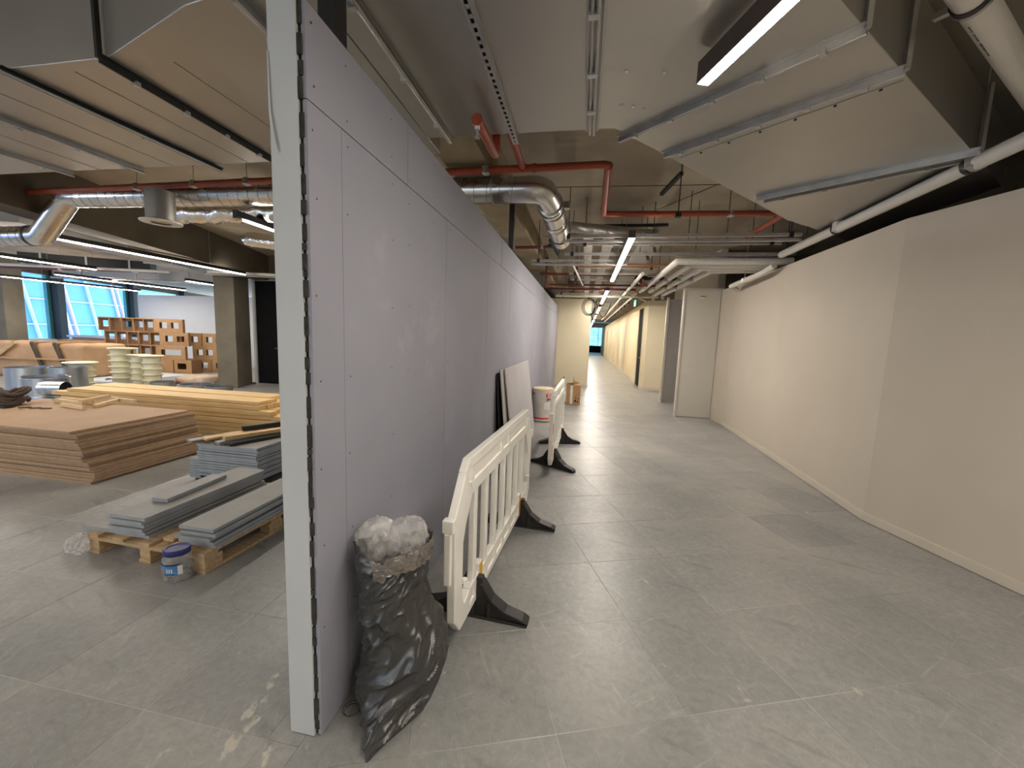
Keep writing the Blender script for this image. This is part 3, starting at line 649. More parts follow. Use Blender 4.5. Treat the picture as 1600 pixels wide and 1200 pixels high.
# white insulated pipes
WP = [((2.98, 6.74), (1.36, 6.78), (1.33, 10.8)), ((2.98, 6.99), (1.61, 7.06), (1.56, 10.8)), ((2.98, 7.24), (1.86, 7.34), (1.80, 11.8)), ((2.98, 7.50), (2.10, 7.62), (2.00, 11.5))]
WL = ['first', 'second', 'third', 'fourth']
for k, (a, c, b) in enumerate(WP):
    t = pipe('insulated_pipe', [(*a, 2.90), (*c, 2.90), (*b, 2.90)], .052, M_WINS, 'white lagged pipe turning into the corridor, %s of four from the lamp side' % WL[k], bend=.05, n=14, group='white lagged pipes',
             hangers=[(b[0]+.01, y, 2.90) for y in (8.6, 9.9)])
    if k > 1: MB().tube([(b[0], b[1]+.0, 2.90), (b[0], b[1]+.04, 2.86), (b[0]+.03, b[1]+.04, 2.78)], .04, 12).build('elbow', M_WINS, t, smooth=True, origin='world')
    MB().tube([(b[0], b[1]-.012, 2.90), (b[0], b[1]+.004, 2.90)], .058, 14).build('end_ring', M_BLACK, t, smooth=True, origin='world')
tag(MB().box(1.30, 2.86, 6.66, 6.72, 2.955, 2.99).build('foil_tape_strip', M_FOIL), 'silver foil strip along the top of the white lagged pipes', 'tape')
pipe('waste_pipe', [(2.66, 6.55, 2.80), (2.62, 6.80, 2.74), (2.60, 8.10, 2.70), (2.75, 8.24, 2.66)], .042, M_WPIPE, 'short white waste pipe cranking down beside the cream wall', bend=.04, n=14, hangers=[(2.61, 7.5, 2.715)])
pipe('waste_pipe', [(2.70, 6.45, 2.935), (2.575, 3.3, 2.935), (2.50, 1.2, 2.935)], .050, M_WPIPE, 'long white waste pipe running above the cream wall', n=18, bend=.5, fittings=[((2.645, 5.08, 2.935), (.04, 1, 0)), ((2.578, 3.45, 2.935), (.04, 1, 0))], fm=M_BLACK, hangers=[(2.58, 3.42, 2.95), (2.645, 5.05, 2.95)])
fp = pipe('waste_pipe', [(.86, 1.65, 3.2), (3.71, 4.05, 3.2)], .064, M_WPIPE, 'fat white drain pipe crossing the top corner above the duct end', n=24)
dv = Vector((2.85, 2.40, 0)).normalized(); c0 = Vector((1.60, 2.275, 3.2))
MB().tube([c0-dv*.014, c0+dv*.014], .071, 24).build('band', M_BLACK, fp, smooth=True, origin='world')
MB().tube([c0+dv*.015, c0+dv*.035], .073, 24).build('band', M_GALV, fp, smooth=True, origin='world')
sd = Vector((dv.y, -dv.x, 0)); MB().bar(c0-sd*.068+dv*.02, c0-sd*.125+dv*.02, .03, .03).build('bolt', M_GALV, fp, origin='world')
# small dark print along the pipe
for k in range(17):
    if k in (3, 8): continue
    p = Vector((1.60, 2.275, 3.2))+dv*(.13+.021*k); an = R(222); off = (-sd)*math.cos(an)*.0805*-1
    u = (-sd*.42+Vector((0, 0, -.907))).normalized(); tang = u.cross(dv)
    MB().obox(p+u*.0645, dv*random.uniform(.004, .008), tang*random.uniform(.002, .0045), u*.0006).build('printing', M_DKRED if k < 3 else M_BLACKPRINT, fp, origin='world')

# --- spiral ducts
def spiral(name, pts, r, label, bend=.2, seam=True, rings=(), m=M_SPIRAL, pitch=.13):
    P = path(pts, bend, 8); t = thing(name, label, 'duct', P[len(P)//2])
    MB().tube(P, r, 28).build('casing', m, t, smooth=True, origin='world')
    if seam:
        for a, b in zip(pts, pts[1:]):
            a, b = Vector(a), Vector(b); L = (b-a).length; d = (b-a)/L
            if L < .9: continue
            s = d.cross(Vector((0, 0, 1))).normalized(); u = s.cross(d); hel = []
            n = int((L-2*bend)/pitch*16)
            for i in range(n+1):
                th = 2*math.pi*i/16; hel.append(a+d*(bend+(L-2*bend)*i/n)+(s*math.cos(th)+u*math.sin(th))*(r+.0015))
            MB().tube(hel, .0028, 4).build('seam', M_SEAM, t, origin='world')
    for p, d, rr, wd, mm in rings:
        p, d = Vector(p), Vector(d).normalized(); MB().tube([p-d*wd/2, p+d*wd/2], rr, 28).build('collar', mm, t, smooth=True, origin='world')
    return t
SY = 4.13
spiral('spiral_duct', [(-9.6, SY+.1, 2.70), (-7.05, SY+.05, 2.72), (-6.47, SY, 3.17), (-.66, SY, 3.10)], .125, 'round silver spiral duct running across the hall and over the partition', bend=.10,
       rings=[((-5.15, SY, 3.155), (1, 0, 0), .131, .03, M_SEAM), ((-7.2, SY+.05, 2.72), (1, 0, 0), .131, .03, M_SEAM), ((-1.0, SY, 3.105), (1, 0, 0), .130, .02, M_GALV)])
spiral('spiral_duct', [(-.665, SY, 3.10), (-.50, SY, 3.10), (-.46, 4.45, 3.09), (-.42, 6.05, 3.06)], .128, 'round silver duct elbow with dampers turning along the corridor', bend=.14, seam=False,
       rings=[((-.455, 4.52, 3.085), (.02, 1, -.02), .140, .05, M_SPIRAL), ((-.455, 4.56, 3.085), (.02, 1, -.02), .143, .025, M_BLACK), ((-.445, 4.86, 3.08), (.02, 1, -.02), .134, .26, M_SPIRAL), ((-.44, 5.10, 3.075), (.02, 1, -.02), .126, .03, M_BLACK), ((-.432, 5.45, 3.07), (.02, 1, -.02), .140, .42, M_SPIRAL), ((-.425, 5.72, 3.065), (.02, 1, -.02), .143, .03, M_BLACK)])
dmp = bpy.data.objects['spiral_duct.001']
MB().box(-.31, -.25, 4.62, 4.70, 3.07, 3.14).build('actuator', M_DUCT, dmp, origin='world')
spiral('spiral_duct', [(-.42, 5.95, 3.08), (-.36, 6.35, 3.18), (.55, 6.9, 3.2), (1.1, 7.3, 3.2)], .08, 'slim silver duct branching right behind the dampers', bend=.15, seam=False, m=M_GALV)
spiral('flat_duct', [(-.30, 5.95, 3.22), (.95, 6.45, 3.22)], .075, 'second slim grey duct above the cable trays', seam=False, m=M_GALV)
foil = thing('flexible_duct', 'crinkled foil flexible duct below the round duct in the hall', 'duct', (-4.6, 4.4, 3.0))
P = [Vector((-5.35+k*.055, 4.42+.015*math.sin(k*.7), 3.02+.012*math.sin(k*1.3))) for k in range(48)]
MB().tube(P, [.095+.008*(k % 2)+.006*math.sin(k*2.1) for k in range(48)], 22, wob=.06).build('casing', M_FOIL, foil, smooth=True, origin='world')
foil2 = thing('flexible_duct', 'short foil duct end hanging beside the linear lamp', 'duct', (-4.7, 5.5, 2.95))
P = [Vector((-5.2+k*.05, 5.4+.02*k*.3, 2.97-.006*k)) for k in range(30)]
MB().tube(P, [.03, .075, .10]+[.105+.006*(k % 2) for k in range(27)], 20, wob=.07).build('casing', M_FOIL, foil2, smooth=True, origin='world')
spg = thing('air_diffuser', 'grey round air diffuser drop with a pale ring at its mouth', 'diffuser', (-4.76, 3.86, 2.76))
spg.scale = (.9, .9, 1)
MB().lathe([(.155, .02), (.150, .05), (.150, .34)], 26, cap=True).build('drum', M_DUCT, spg, smooth=True)
MB().lathe([(.10, .0), (.21, .0), (.215, .012), (.15, .03), (.10, .03)], 30, cap=False).build('ring', M_WPIPE, spg, smooth=True)
MB().lathe([(.0, .012), (.11, .012), (.11, .02), (.0, .02)], 26, cap=False).build('core', M_CLOTH, spg)

# --- trapeze bearers and cable trays in the corridor
def bearer(y, xa, xb, z, label, m=M_GALV, dbl=False, ht=.04):
    t = thing('trapeze_rail', label, 'support rail', ((xa+xb)/2, y, z), 0, 'trapeze rails over the corridor')
    MB().box(xa, xb, y-.02, y+.02, z-ht, z).build('rail', m, t, origin='world')
    if dbl: MB().box(xa, xb, y-.02, y+.02, z-.10, z-.07).build('rail', m, t, origin='world')
    for x in (xa+.12, xb-.12):
        MB().tube([(x, y, z-ht), (x, y, SLAB)], .006, 6).build('rod', M_DKSTEEL, t, origin='world')
        MB().box(x-.025, x+.025, y-.026, y+.026, z-ht-.012, z+.012).build('nut_plate', M_BLACK, t, origin='world')
YB = [(5.62, -.42, 2.55, 3.03, True), (6.02, -.2, 2.5, 3.02, False), (6.62, -.4, 2.95, 3.0, False), (7.12, -1.0, .62, 2.99, True), (7.85, -.35, 1.25, 3.0, False), (8.55, -.4, 1.5, 3.0, False), (9.4, -.4, 1.2, 3.0, False),
      (10.3, -.4, 1.3, 3.0, False), (11.3, -.5, 1.2, 3.0, False), (12.3, -.9, 1.2, 3.0, False), (13.3, -.9, 1.4, 3.0, False), (15.0, .2, 1.6, 3.0, False), (16.6, .2, 1.6, 3.0, False), (18.2, .2, 1.6, 3.0, False), (20, .2, 1.6, 3.0, False), (22, .2, 1.6, 3.0, False)]
for k, (y, xa, xb, z, db) in enumerate(YB):
    bearer(y, xa, xb, z, 'galvanised trapeze rail across the corridor ceiling, %s from the camera' % ORD[k], dbl=db)
def tray(name, x, wd, ya, yb, z, label, m, rungs=.12, lip=.035):
    t = thing(name, label, 'cable tray', (x, ya, z))
    s = MB(); s.box(x-wd/2, x-wd/2+.004, ya, yb, z, z+lip); s.box(x+wd/2-.004, x+wd/2, ya, yb, z, z+lip); s.build('side', m, t, origin='world')
    b = MB(); y = ya
    while y < yb:
        b.box(x-wd/2+.004, x+wd/2-.004, y, y+rungs*.55, z, z+.004); y += rungs
    b.build('bed', m, t, origin='world')
    return t
tray('cable_tray', -.03, .125, 5.60, 13.5, 3.035, 'pale solid cable tray, first from the partition side', M_WPIPE, rungs=.1, lip=.05)
tray('cable_tray', .25, .15, 5.75, 24, 3.035, 'narrow perforated cable tray between the pale tray and the lamps', M_GALV, rungs=.07)
tray('cable_tray', .86, .34, 5.75, 24, 3.06, 'wide perforated cable tray behind the lamps', M_GALV, rungs=.045)
tag(MB().box(-.24, 1.12, 6.42, 6.47, 3.34, 3.38).build('strut', M_DKSTEEL), 'dark strut fixed below the soffit behind the round duct', 'strut')
for k, (x, y, l) in enumerate(((.95, 4.9, .5), (-.62, 6.4, .45), (.9, 6.3, .4), (.88, 6.9, .35))):
    t = thing('bracket', ['black soffit bracket left of the diagonal duct', 'black bracket hanging left of the trays', 'black bracket among the rails below the copper pipe', 'black bracket behind the second rail'][k], 'bracket', (x, y, 3.05))
    MB().bar((x, y, 3.5 if k == 0 else 3.15), (x+.1 if k else x-.12, y+l, 3.45 if k == 0 else 3.02), .04, .04).build('arm', M_DKSTEEL, t, origin='world')
    MB().tube([(x, y, 3.04), (x, y, SLAB)], .006, 6).build('rod', M_DKSTEEL, t, origin='world'); MB().box(x-.03, x+.03, y-.03, y+.03, 3.03, 3.08).build('plate', M_BLACK, t, origin='world')
for k in range(9):
    x, y = (-.6, -.15, .35, .75, 1.3, 1.5, 1.75, 2.2, 2.6)[k], (8.0, 7.3, 8.1, 6.5, 5.9, 6.3, 5.8, 6.2, 5.6)[k]
    tag(MB().tube([(x, y, 2.98), (x, y, SLAB)], .005, 6).build('threaded_rod', M_DKSTEEL), 'thin threaded rod hanging from the corridor soffit, %s from the partition side' % ORD[k], 'rod', 'threaded rods over the corridor')
# small pipes and conduits that thread through the trays
for k, (a, b, m, r) in enumerate((((-.9, 9.7, 2.9), (2.0, 9.75, 2.9), M_DKRED, .02), ((-.9, 11.6, 2.84), (1.9, 11.6, 2.84), M_CREAMPL, .03), ((-.28, 7.3, 2.93), (-.12, 9.6, 2.88), M_WPIPE, .018), ((1.0, 8.0, 2.9), (1.0, 26, 2.9), M_WPIPE, .035), ((1.25, 11, 2.86), (1.25, 28, 2.86), M_WPIPE, .03), ((1.15, 8.4, 2.92), (1.95, 8.4, 2.92), M_GALV, .02), ((.95, 10.5, 2.85), (1.7, 12.3, 2.78), M_CREAMPL, .02), ((.9, 9.9, 3.1), (2.0, 9.9, 3.1), M_DKSTEEL, .05))):
    pipe('conduit', [a, b], r, m, ['dark red conduit across the corridor behind the second lamp', 'cream conduit over the top of the far wall', 'short pale conduit slanting beside the trays', 'white pipe receding beside the corridor lamps', 'white pipe receding along the right corridor wall', 'short grey conduit near the white lagged pipes', 'cream conduit ending by the exit sign', 'dark crosswise duct above the white lagged pipes'][k], 'conduit', n=8)
cb = thing('cable_loop', 'black cable loop hanging below the trays at the far wall', 'cable', (.1, 13.3, 2.5))
for k in range(3):
    rr = .24-.025*k; MB().tube([(.06+k*.015+rr*math.cos(t*math.pi/14)*.9, 13.1+.03*k, 2.66+rr*1.15*math.sin(t*math.pi/14)) for t in range(0, 29)], .011, 6).build('strand', M_BLACK, cb, smooth=True, origin='world')
MB().tube([(.05, 13.1, 2.90), (.05, 13.1, 3.04)], .02, 6).build('tie', M_BLACK, cb, origin='world'); MB().tube([(.14, 13.1, 2.40), (.20, 13.12, 2.32), (.21, 13.12, 2.25)], .02, 6).build('plug', M_BLACK, cb, origin='world')
cb2 = thing('cable_loop', 'grey cable drooping between the far corridor lamps', 'cable', (.6, 15.2, 2.5))
MB().tube([(.32+.55*k/14, 15.0, 3.0-.55*math.sin(math.pi*k/14)) for k in range(15)], .014, 6).build('strand', M_DKSTEEL, cb2, smooth=True, origin='world')
ex = thing('exit_sign', 'small lit green exit sign hanging near the dark corridor door', 'sign', (1.42, 12.6, 2.66))
MB().box(-.012, .012, -.12, .12, 0, .19).build('body', M_WHITE, ex); MB().box(-.015, -.0121, -.11, .11, .02, .17).build('face', M_EXIT, ex)
MB().box(-.011, .011, -.124, -.1201, .01, .18).build('front', M_EXIT, ex)
MB().tube([(0, 0, .19), (0, 0, .99)], .006, 6).build('rod', M_DKSTEEL, ex)
mm = MB(); mm.box(-.0165, -.0151, -.05, .0, .05, .13); mm.build('running_figure', M_WHITE, ex)
# --- duct work and other services further back in the hall
def hduct(a, b, wd, z0, z1, label, m=M_DUCT, nm='rectangular_duct'):
    t = thing(nm, label, 'duct', ((a[0]+b[0])/2, (a[1]+b[1])/2, z0))
    MB().bar((a[0], a[1], (z0+z1)/2), (b[0], b[1], (z0+z1)/2), wd, z1-z0).build('casing', m, t, origin='world')
    for k in range(3):
        p = Vector((*a, 0)).lerp(Vector((*b, 0)), (k+.5)/3); d = (Vector((*b, 0))-Vector((*a, 0))).normalized()
        MB().bar((p.x-d.x*.02, p.y-d.y*.02, (z0+z1)/2), (p.x+d.x*.02, p.y+d.y*.02, (z0+z1)/2), wd+.06, z1-z0+.06).build('flange', M_GALV, t, origin='world')
hduct((-8.6, 4.6), (-10.2, 8.6), .55, 3.05, 3.4, 'pale rectangular duct beyond the dark beam in the hall')
hduct((-13.3, 7.5), (-11.2, 8.8), .35, 2.96, 3.2, 'dark rectangular duct end between the hall lamps', M_DKSTEEL)
hduct((-17.2, 10.6), (-13, 12.4), .7, 3.1, 3.42, 'far sheet duct under the hall soffit near the windows')
for k, (a, b) in enumerate((((-14.5, 7.3), (-10.2, 8.4)), ((-16, 9.6), (-10.5, 10.6)), ((-9.0, 8.3), (-7.0, 8.9)), ((-9.4, 8.6), (-6.8, 9.4)))):
    pipe('hall_pipe', [(*a, 2.92), (*b, 2.92)], .035, M_WPIPE if k % 2 == 0 else M_GALV, ['pale pipe behind the hall lamps, nearer one', 'grey pipe behind the hall lamps, farther one', 'pale pipe in front of the concrete column top', 'grey pipe over the concrete column top'][k], n=10)

# ================================================================== THINGS ON THE FLOOR
# --- black rubbish bag leaning on the partition, clear bags stuffed in its mouth
def rubbish_bag():
    t = thing('rubbish_bag', 'black bin bag stuffed with clear plastic, slumped against the end of the lavender partition', 'bag', (-.73, 1.50, 0))
    prof = [(0.0, -.0, -.075, .10, .160), (.03, .0, -.065, .135, .165), (.08, .004, -.045, .160, .165), (.15, .010, -.02, .182, .165), (.23, .018, .0, .196, .168), (.31, .014, .01, .188, .165),
            (.40, -.004, .015, .166, .158), (.48, -.022, .015, .146, .150), (.55, -.036, .012, .138, .142), (.62, -.038, .008, .144, .140), (.69, -.034, .004, .156, .140), (.735, -.032, .0, .160, .138)]
    nr, ns = 110, 150; V = []
    for i in range(nr):
        zf = i/(nr-1)*.735
        for k in range(len(prof)-1):
            if prof[k][0] <= zf <= prof[k+1][0]: break
        a, b = prof[k], prof[k+1]; u = (zf-a[0])/(b[0]-a[0])
        cx, cy, rx, ry = [a[j]+(b[j]-a[j])*u for j in range(1, 5)]
        for s in range(ns):
            th = 2*math.pi*s/ns; c, sn_ = math.cos(th), math.sin(th)
            low = max(0.0, 1-zf/.26); fr = max(0.0, -sn_)
            tx = 1-.72*low*fr**1.3; ty = 1+.28*low*fr**3          # seam corner pulled to a point towards the viewer
            U = th*.17; al = U*.80+zf*.60; ac = -U*.60+zf*.80     # folds run diagonally up to the right
            q = Vector((al*4.5, ac*15, 1.7)); q = q+Vector((noise.noise(q*.5), noise.noise(q*.5+Vector((3, 1, 4))), 0))*.8
            n1 = noise.noise(q); n2 = noise.noise(Vector((al*9, ac*30, 5.1)))
            f1 = 1-min(1, abs(n1)*3.0); f2 = 1-min(1, abs(n2)*3.2); f3 = noise.noise(Vector((c*1.5, sn_*1.5, zf*5)))
            damp = min(1, zf/.05)*min(1, (th % (2*math.pi))/.25, (2*math.pi-th)/.25)
            dr = (.019*f1**1.5+.008*f2**2+.026*f3-.012)*damp
            x, y = cx+(rx*tx+dr)*c, cy+(ry*ty+dr)*sn_
            zz = zf+(.022*math.sin(th*2+.6)+.030*max(0, c)-.01)*max(0, (zf-.55)/.185)
            x = max(x, PX+.004+.73)
            V.append((x, y, max(zz, .002)))
    F = [(i*ns+s, i*ns+(s+1) % ns, (i+1)*ns+(s+1) % ns, (i+1)*ns+s) for i in range(nr-1) for s in range(ns)]
    # inside of the mouth
    base = len(V); rim = V[(nr-1)*ns:nr*ns]
    for j, (sc_, dz) in enumerate(((.95, -.012), (.9, -.06), (.80, -.10))): V += [(-.03+(x+.03)*sc_, y*sc_, z+dz) for x, y, z in rim]
    prev = (nr-1)*ns
    for j in range(3):
        cur = base+j*ns
        F += [(prev+s, prev+(s+1) % ns, cur+(s+1) % ns, cur+s) for s in range(ns)]; prev = cur
    F.append(tuple(prev+s for s in range(ns))); F.append(tuple(range(ns))[::-1])
    mb = MB(); mb.add(V, F); mb.build('liner', M_BAG, t, smooth=True)
    # turned-over crinkled hem on the corridor side
    hem = MB(); hv = []; n = 40
    for r_ in range(7):
        for s in range(n):
            th = R(-95)+R(125)*s/(n-1); k3 = 1.03+.02*math.sin(s*1.9+r_)+.05*abs(noise.noise(Vector((s*.45, r_*.8, 2)))); z = .745-.013*r_+.030*max(0, math.cos(th))+.010*noise.noise(Vector((s*.3, r_*.2, 0)))-(.02 if s < 6 else 0)
            hv.append((-.03+.163*math.cos(th)*k3, .14*math.sin(th)*k3, z))
    hem.add(hv, [(r_*n+s, r_*n+s+1, (r_+1)*n+s+1, (r_+1)*n+s) for r_ in range(6) for s in range(n-1)])
    hem.build('turned_hem', M_BAGFOLD, t, smooth=True)
    for k, (x, y, z, rx, ry, rz_) in enumerate(((-.105, .01, .735, .095, .085, .095), (.03, .03, .765, .085, .07, .080))):
        bm = bmesh.new(); bmesh.ops.create_icosphere(bm, subdivisions=4, radius=1)
        for v in bm.verts:
            q = v.co*1.9+Vector((k*5, 0, 0)); d = 1+.16*(1-2.2*abs(noise.noise(q*1.3)))-.08+.05*(1-2*abs(noise.noise(q*3)))+.12*noise.noise(q*.6); v.co = Vector((x+v.co.x*rx*d, y+v.co.y*ry*d, z+v.co.z*rz_*d)); v.co.x = max(v.co.x, PX+.006+.73)
        me = bpy.data.meshes.new('clear_bag'); bm.to_mesh(me); bm.free(); me.materials.append(M_FILM)
        for p in me.polygons: p.use_smooth = True
        o = bpy.data.objects.new('clear_bag', me); COL.objects.link(o); o.parent = t
rubbish_bag()
wr = thing('wire_curl', 'thin curl of grey wire on the floor beside the bin bag', 'wire', (-.90, 1.40, .003))
MB().tube([(.028*math.cos(t*.5)*(1+.02*t), .028*math.sin(t*.5)*(1+.02*t), .002+.0006*t) for t in range(30)], .0014, 5).build('strand', M_DKSTEEL, wr)

# --- crowd barriers
def barrier(loc, rz, label, feet_rz, tape, tm_):
    t = thing('crowd_barrier', label, 'barrier', (*loc, 0), rz)
    d = .022
    top = MB(); top.vprism([(-.76, 1.0), (.76, 1.0), (.82, .94), (-.82, .94)], -d, d); top.vprism([(-.74, .865), (.74, .865), (.70, .79), (-.70, .79)], -d, d)
    top.vprism([(-.82, .941), (.82, .941), (.74, .864), (-.74, .864)], -d*.45, d*.45)
    for x in (-.70, -.1, .1, .70): top.vprism([(x-.025, .95), (x+.025, .95), (x+.025, .86), (x-.025, .86)], -d*.98, d*.98)
    top.build('top_rail', M_WPLAST, t, bevel=.006)
    for s in (-1, 1):
        e = MB(); e.vprism([(s*x, z) for x, z in ((.955, .75), (.815, .942), (.70, .80), (.80, .66), (.835, .58), (.835, .30), (.80, .22), (.70, .25), (.72, .105), (.86, .105), (.94, .20))], -d, d)
        e.build('end_frame', M_WPLAST, t, bevel=.006)
        h = MB(); h.vprism([(s*.955, .765), (s*1.0, .765), (s*1.0, .70), (s*.955, .70)], -.028, .028); h.vprism([(s*.985, .70), (s*1.002, .70), (s*1.002, .44), (s*.972, .43), (s*.972, .70)], -.016, .016)
        h.build('hook', M_WPLAST, t, bevel=.004)
        MB().lathe([(.016, -.012), (.016, .012)], 10, (s*.82, -.026, .36)).build('lug', M_WPLAST, t)
    bt = MB(); bt.vprism([(-.72, .255), (.72, .255), (.72, .205), (-.72, .205)], -d, d); bt.vprism([(-.74, .15), (.74, .15), (.72, .105), (-.72, .105)], -d, d); bt.vprism([(-.73, .206), (.73, .206), (.73, .149), (-.73, .149)], -d*.5, d*.5)
    for k in range(7): x = -.6+k*.2; bt.vprism([(x-.03, .26), (x+.03, .26), (x+.03, .148), (x-.03, .148)], -d*.97, d*.97)
    bt.build('bottom_rail', M_WPLAST, t, bevel=.005)
    for k in range(7):
        x = -.63+k*.21; b = MB(); b.vprism([(x-.034, .80), (x+.034, .80), (x+.026, .74), (x+.026, .31), (x+.036, .25), (x-.036, .25), (x-.026, .31), (x-.026, .74)], -d*.85, d*.85); b.build('bar', M_WPLAST, t, bevel=.007)
    for s, frz in zip((-1, 1), feet_rz):
        f = MB(); pr = [(-.33, .0), (-.335, .022), (-.30, .040), (-.20, .066), (-.12, .118), (-.065, .20), (-.055, .245), (.055, .245), (.065, .20), (.12, .118), (.20, .066), (.30, .040), (.335, .022), (.33, .0), (.25, .0), (.22, .014), (-.22, .014), (-.25, .0)]
        f.vprism([(x, z) for x, z in pr], -.024, .024)
        for sg in (-1, 1):            # flanged rim round the web
            f.vprism([(sg*.335, .022), (sg*.30, .042), (sg*.20, .070), (sg*.12, .124), (sg*.06, .215), (sg*.045, .215), (sg*.10, .118), (sg*.19, .055), (sg*.30, .026)], -.040, .040)
        f.vprism([(-.33, 0), (.33, 0), (.33, .014), (-.33, .014)], -.040, .040); f.vprism([(-.012, .0), (.012, .0), (.012, .2), (-.012, .2)], -.038, .038); f.vprism([(.09, .0), (.11, .0), (.11, .11), (.09, .11)], -.038, .038); f.vprism([(-.09, .0), (-.11, .0), (-.11, .11), (-.09, .11)], -.038, .038)
        o = f.build('foot', M_RUBBER, t, bevel=.004); o.location = (s*.58, 0, 0); o.rotation_euler = (0, 0, R(90)+frz); o['label'] = 'black rubber foot'
    for s in (-1, 1): MB().vprism([(s*.50, .30), (s*.56, .30), (s*.56, .11), (s*.50, .11)], -d*1.04, d*1.04).build('foot_socket', M_WPLAST, t)
    for x, z0, z1, m in tape: MB().box(x-.025, x+.025, -d*1.04-.0025, -d*1.04, z0, z1).build('reflective_tape', m, t)
    return t
# local x of a barrier runs along the corridor, its front (-y) faces the right wall
barrier((-.525, 2.69), R(90-3.4), 'white plastic crowd barrier in front, with a yellow tape patch and black feet', (0, 0), [(-.53, .13, .30, M_YELLOW), (.53, .13, .30, M_YELLOW)], None)
barrier((-.315, 5.53), R(90-1.2), 'white plastic crowd barrier farther back, with red tape patches, beside the paint tub', (R(-28), R(18)), [(-.885, .50, .62, M_REDTAPE), (-.885, .24, .36, M_REDTAPE)], None)

# --- offcut sheets of plasterboard leaning on the partition
def lean_sheet(y0, y1, xb, xt, zt, th, label, m, skew=0):
    t = thing('leaning_board', label, 'board', ((xb+xt)/2, (y0+y1)/2, 0), 0, 'boards leaning on the partition')
    d = Vector((xt-xb, 0, zt)).normalized(); n = Vector((d.z, 0, -d.x)); L = Vector((xt-xb, 0, zt)).length
    c = Vector((xb, (y0+y1)/2, 0))+d*L/2+n*th/2
    MB().obox(c, d*L/2, Vector((0, (y1-y0)/2, 0)), n*(th/2-.0012)).build('core', M_EDGE if m == M_BLACKDOOR else M_WALLR, t, origin='world')
    MB().obox(c+n*(th/2-.0006), d*L/2*.998, Vector((0, (y1-y0)/2*.998, 0)), n*.0012).build('face', m, t, origin='world')
lean_sheet(4.50, 6.42, -.735, -.905, 1.26, .014, 'front grey plasterboard offcut leaning on the partition behind the first barrier', M_PBPAPER)
lean_sheet(4.36, 6.30, -.795, -.925, 1.25, .014, 'second plasterboard offcut, leaning behind the front one', M_PBPAPER)
lean_sheet(4.30, 5.9, -.86, -.948, 1.22, .012, 'dark offcut sheet leaning nearest to the partition', M_BLACKDOOR)

# --- paint tub, open carton
tb = thing('paint_tub', 'tall white paint tub with red print and dents beside the second barrier', 'tub', (-.75, 7.72, 0))
MB().lathe([(.165, .0), (.170, .012), (.172, .03), (.195, .585), (.203, .59), (.203, .635)], 36).build('body', M_TUB, tb, smooth=True)
MB().lathe([(.205, .62), (.207, .65), (.198, .662), (.06, .668)], 36).build('lid', M_TUBTOP, tb, smooth=True)
MB().lathe([(.1745, .062), (.1762, .092)], 36, cap=False).build('red_band', M_REDPRINT, tb); MB().lathe([(.1725, .004), (.174, .016)], 36, cap=False).build('dark_band', M_BLACKPRINT, tb)
def tub_patch(name, a0, a1, z0, z1, m, off=.0015):
    mb = MB(); n = 8; V = []
    for z in (z0, z1):
        r = .172+(z-.03)/.555*.023+off
        V += [(r*math.cos(a0+(a1-a0)*k/n), r*math.sin(a0+(a1-a0)*k/n), z) for k in range(n+1)]
    mb.add(V, [(k, k+1, n+2+k, n+1+k) for k in range(n)]); return mb.build(name, m, tb)
tub_patch('red_logo', R(-66), R(-30), .50, .565, M_REDPRINT); tub_patch('red_logo', R(-165), R(-140), .53, .57, M_REDPRINT); tub_patch('torn_label', R(-75), R(-35), .26, .40, M_WHITE)
text_mesh('lettering', '3M', .075, M_BLACKPRINT, tb, (.197*math.cos(R(-50)), .197*math.sin(R(-50)), .45), (R(90), 0, R(40)), .004)
text_mesh('lettering', 'KB', .06, M_WHITE, tb, (.200*math.cos(R(-48)), .200*math.sin(R(-48)), .532), (R(90), 0, R(42)), .003)
def open_carton(loc, wx, wy, h, rz, label, tape=True):
    t = thing('open_carton', label, 'carton', (*loc, 0), rz); th = .006
    b = MB(); b.box(-wx/2, wx/2, -wy/2, -wy/2+th, 0, h); b.box(-wx/2, wx/2, wy/2-th, wy/2, 0, h); b.box(-wx/2, -wx/2+th, -wy/2+th, wy/2-th, 0, h); b.box(wx/2-th, wx/2, -wy/2+th, wy/2-th, 0, h); b.box(-wx/2, wx/2, -wy/2, wy/2, 0, th)
    b.build('body', M_CARD, t)
    MB().bar((0, wy/2, h), (0, wy/2+.06, h+.15), wx, .005, up=(1, 0, 0)).build('flap', M_CARD, t)
    MB().bar((wx/2, 0, h), (wx/2+.02, 0, h+.02), wy, .005, up=(0, 0, 1)).build('flap', M_CARD, t)
    f = MB(); f.add([(-.01, -wy/2, h), (wx/2, -wy/2, h), (wx/2-.02, -wy/2-.05, h-.01), (0, -wy/2+.06, h+.10), (wx/2+.01, wy/2, h+.005), (-.02, wy/2, h+.10)], [(0, 1, 4, 3), (3, 4, 5)]); f.build('flap', M_CARD, t)
    if tape:
        MB().box(-.08, -.02, -wy/2-.001, -wy/2, .02, h-.02).build('tape', M_WHITE, t)
        for k, (x, z, a, bb) in enumerate(((.05, .10, .05, .06), (.11, .08, .03, .05), (.06, .18, .025, .04), (.12, .16, .03, .03))): MB().box(x-a/2, x+a/2, -wy/2-.001, -wy/2, z-bb/2, z+bb/2).build('printed_mark', M_BLACKPRINT, t)
open_carton((-.215, 10.1), .34, .42, .50, R(3), 'open brown carton with taped front standing near the far cream wall')
tag(MB().tube([(-.46, 9.95, 0), (-.462, 9.95, .70)], .008, 8).build('thin_rod', M_DKSTEEL), 'thin dark rod standing upright behind the second barrier', 'rod')

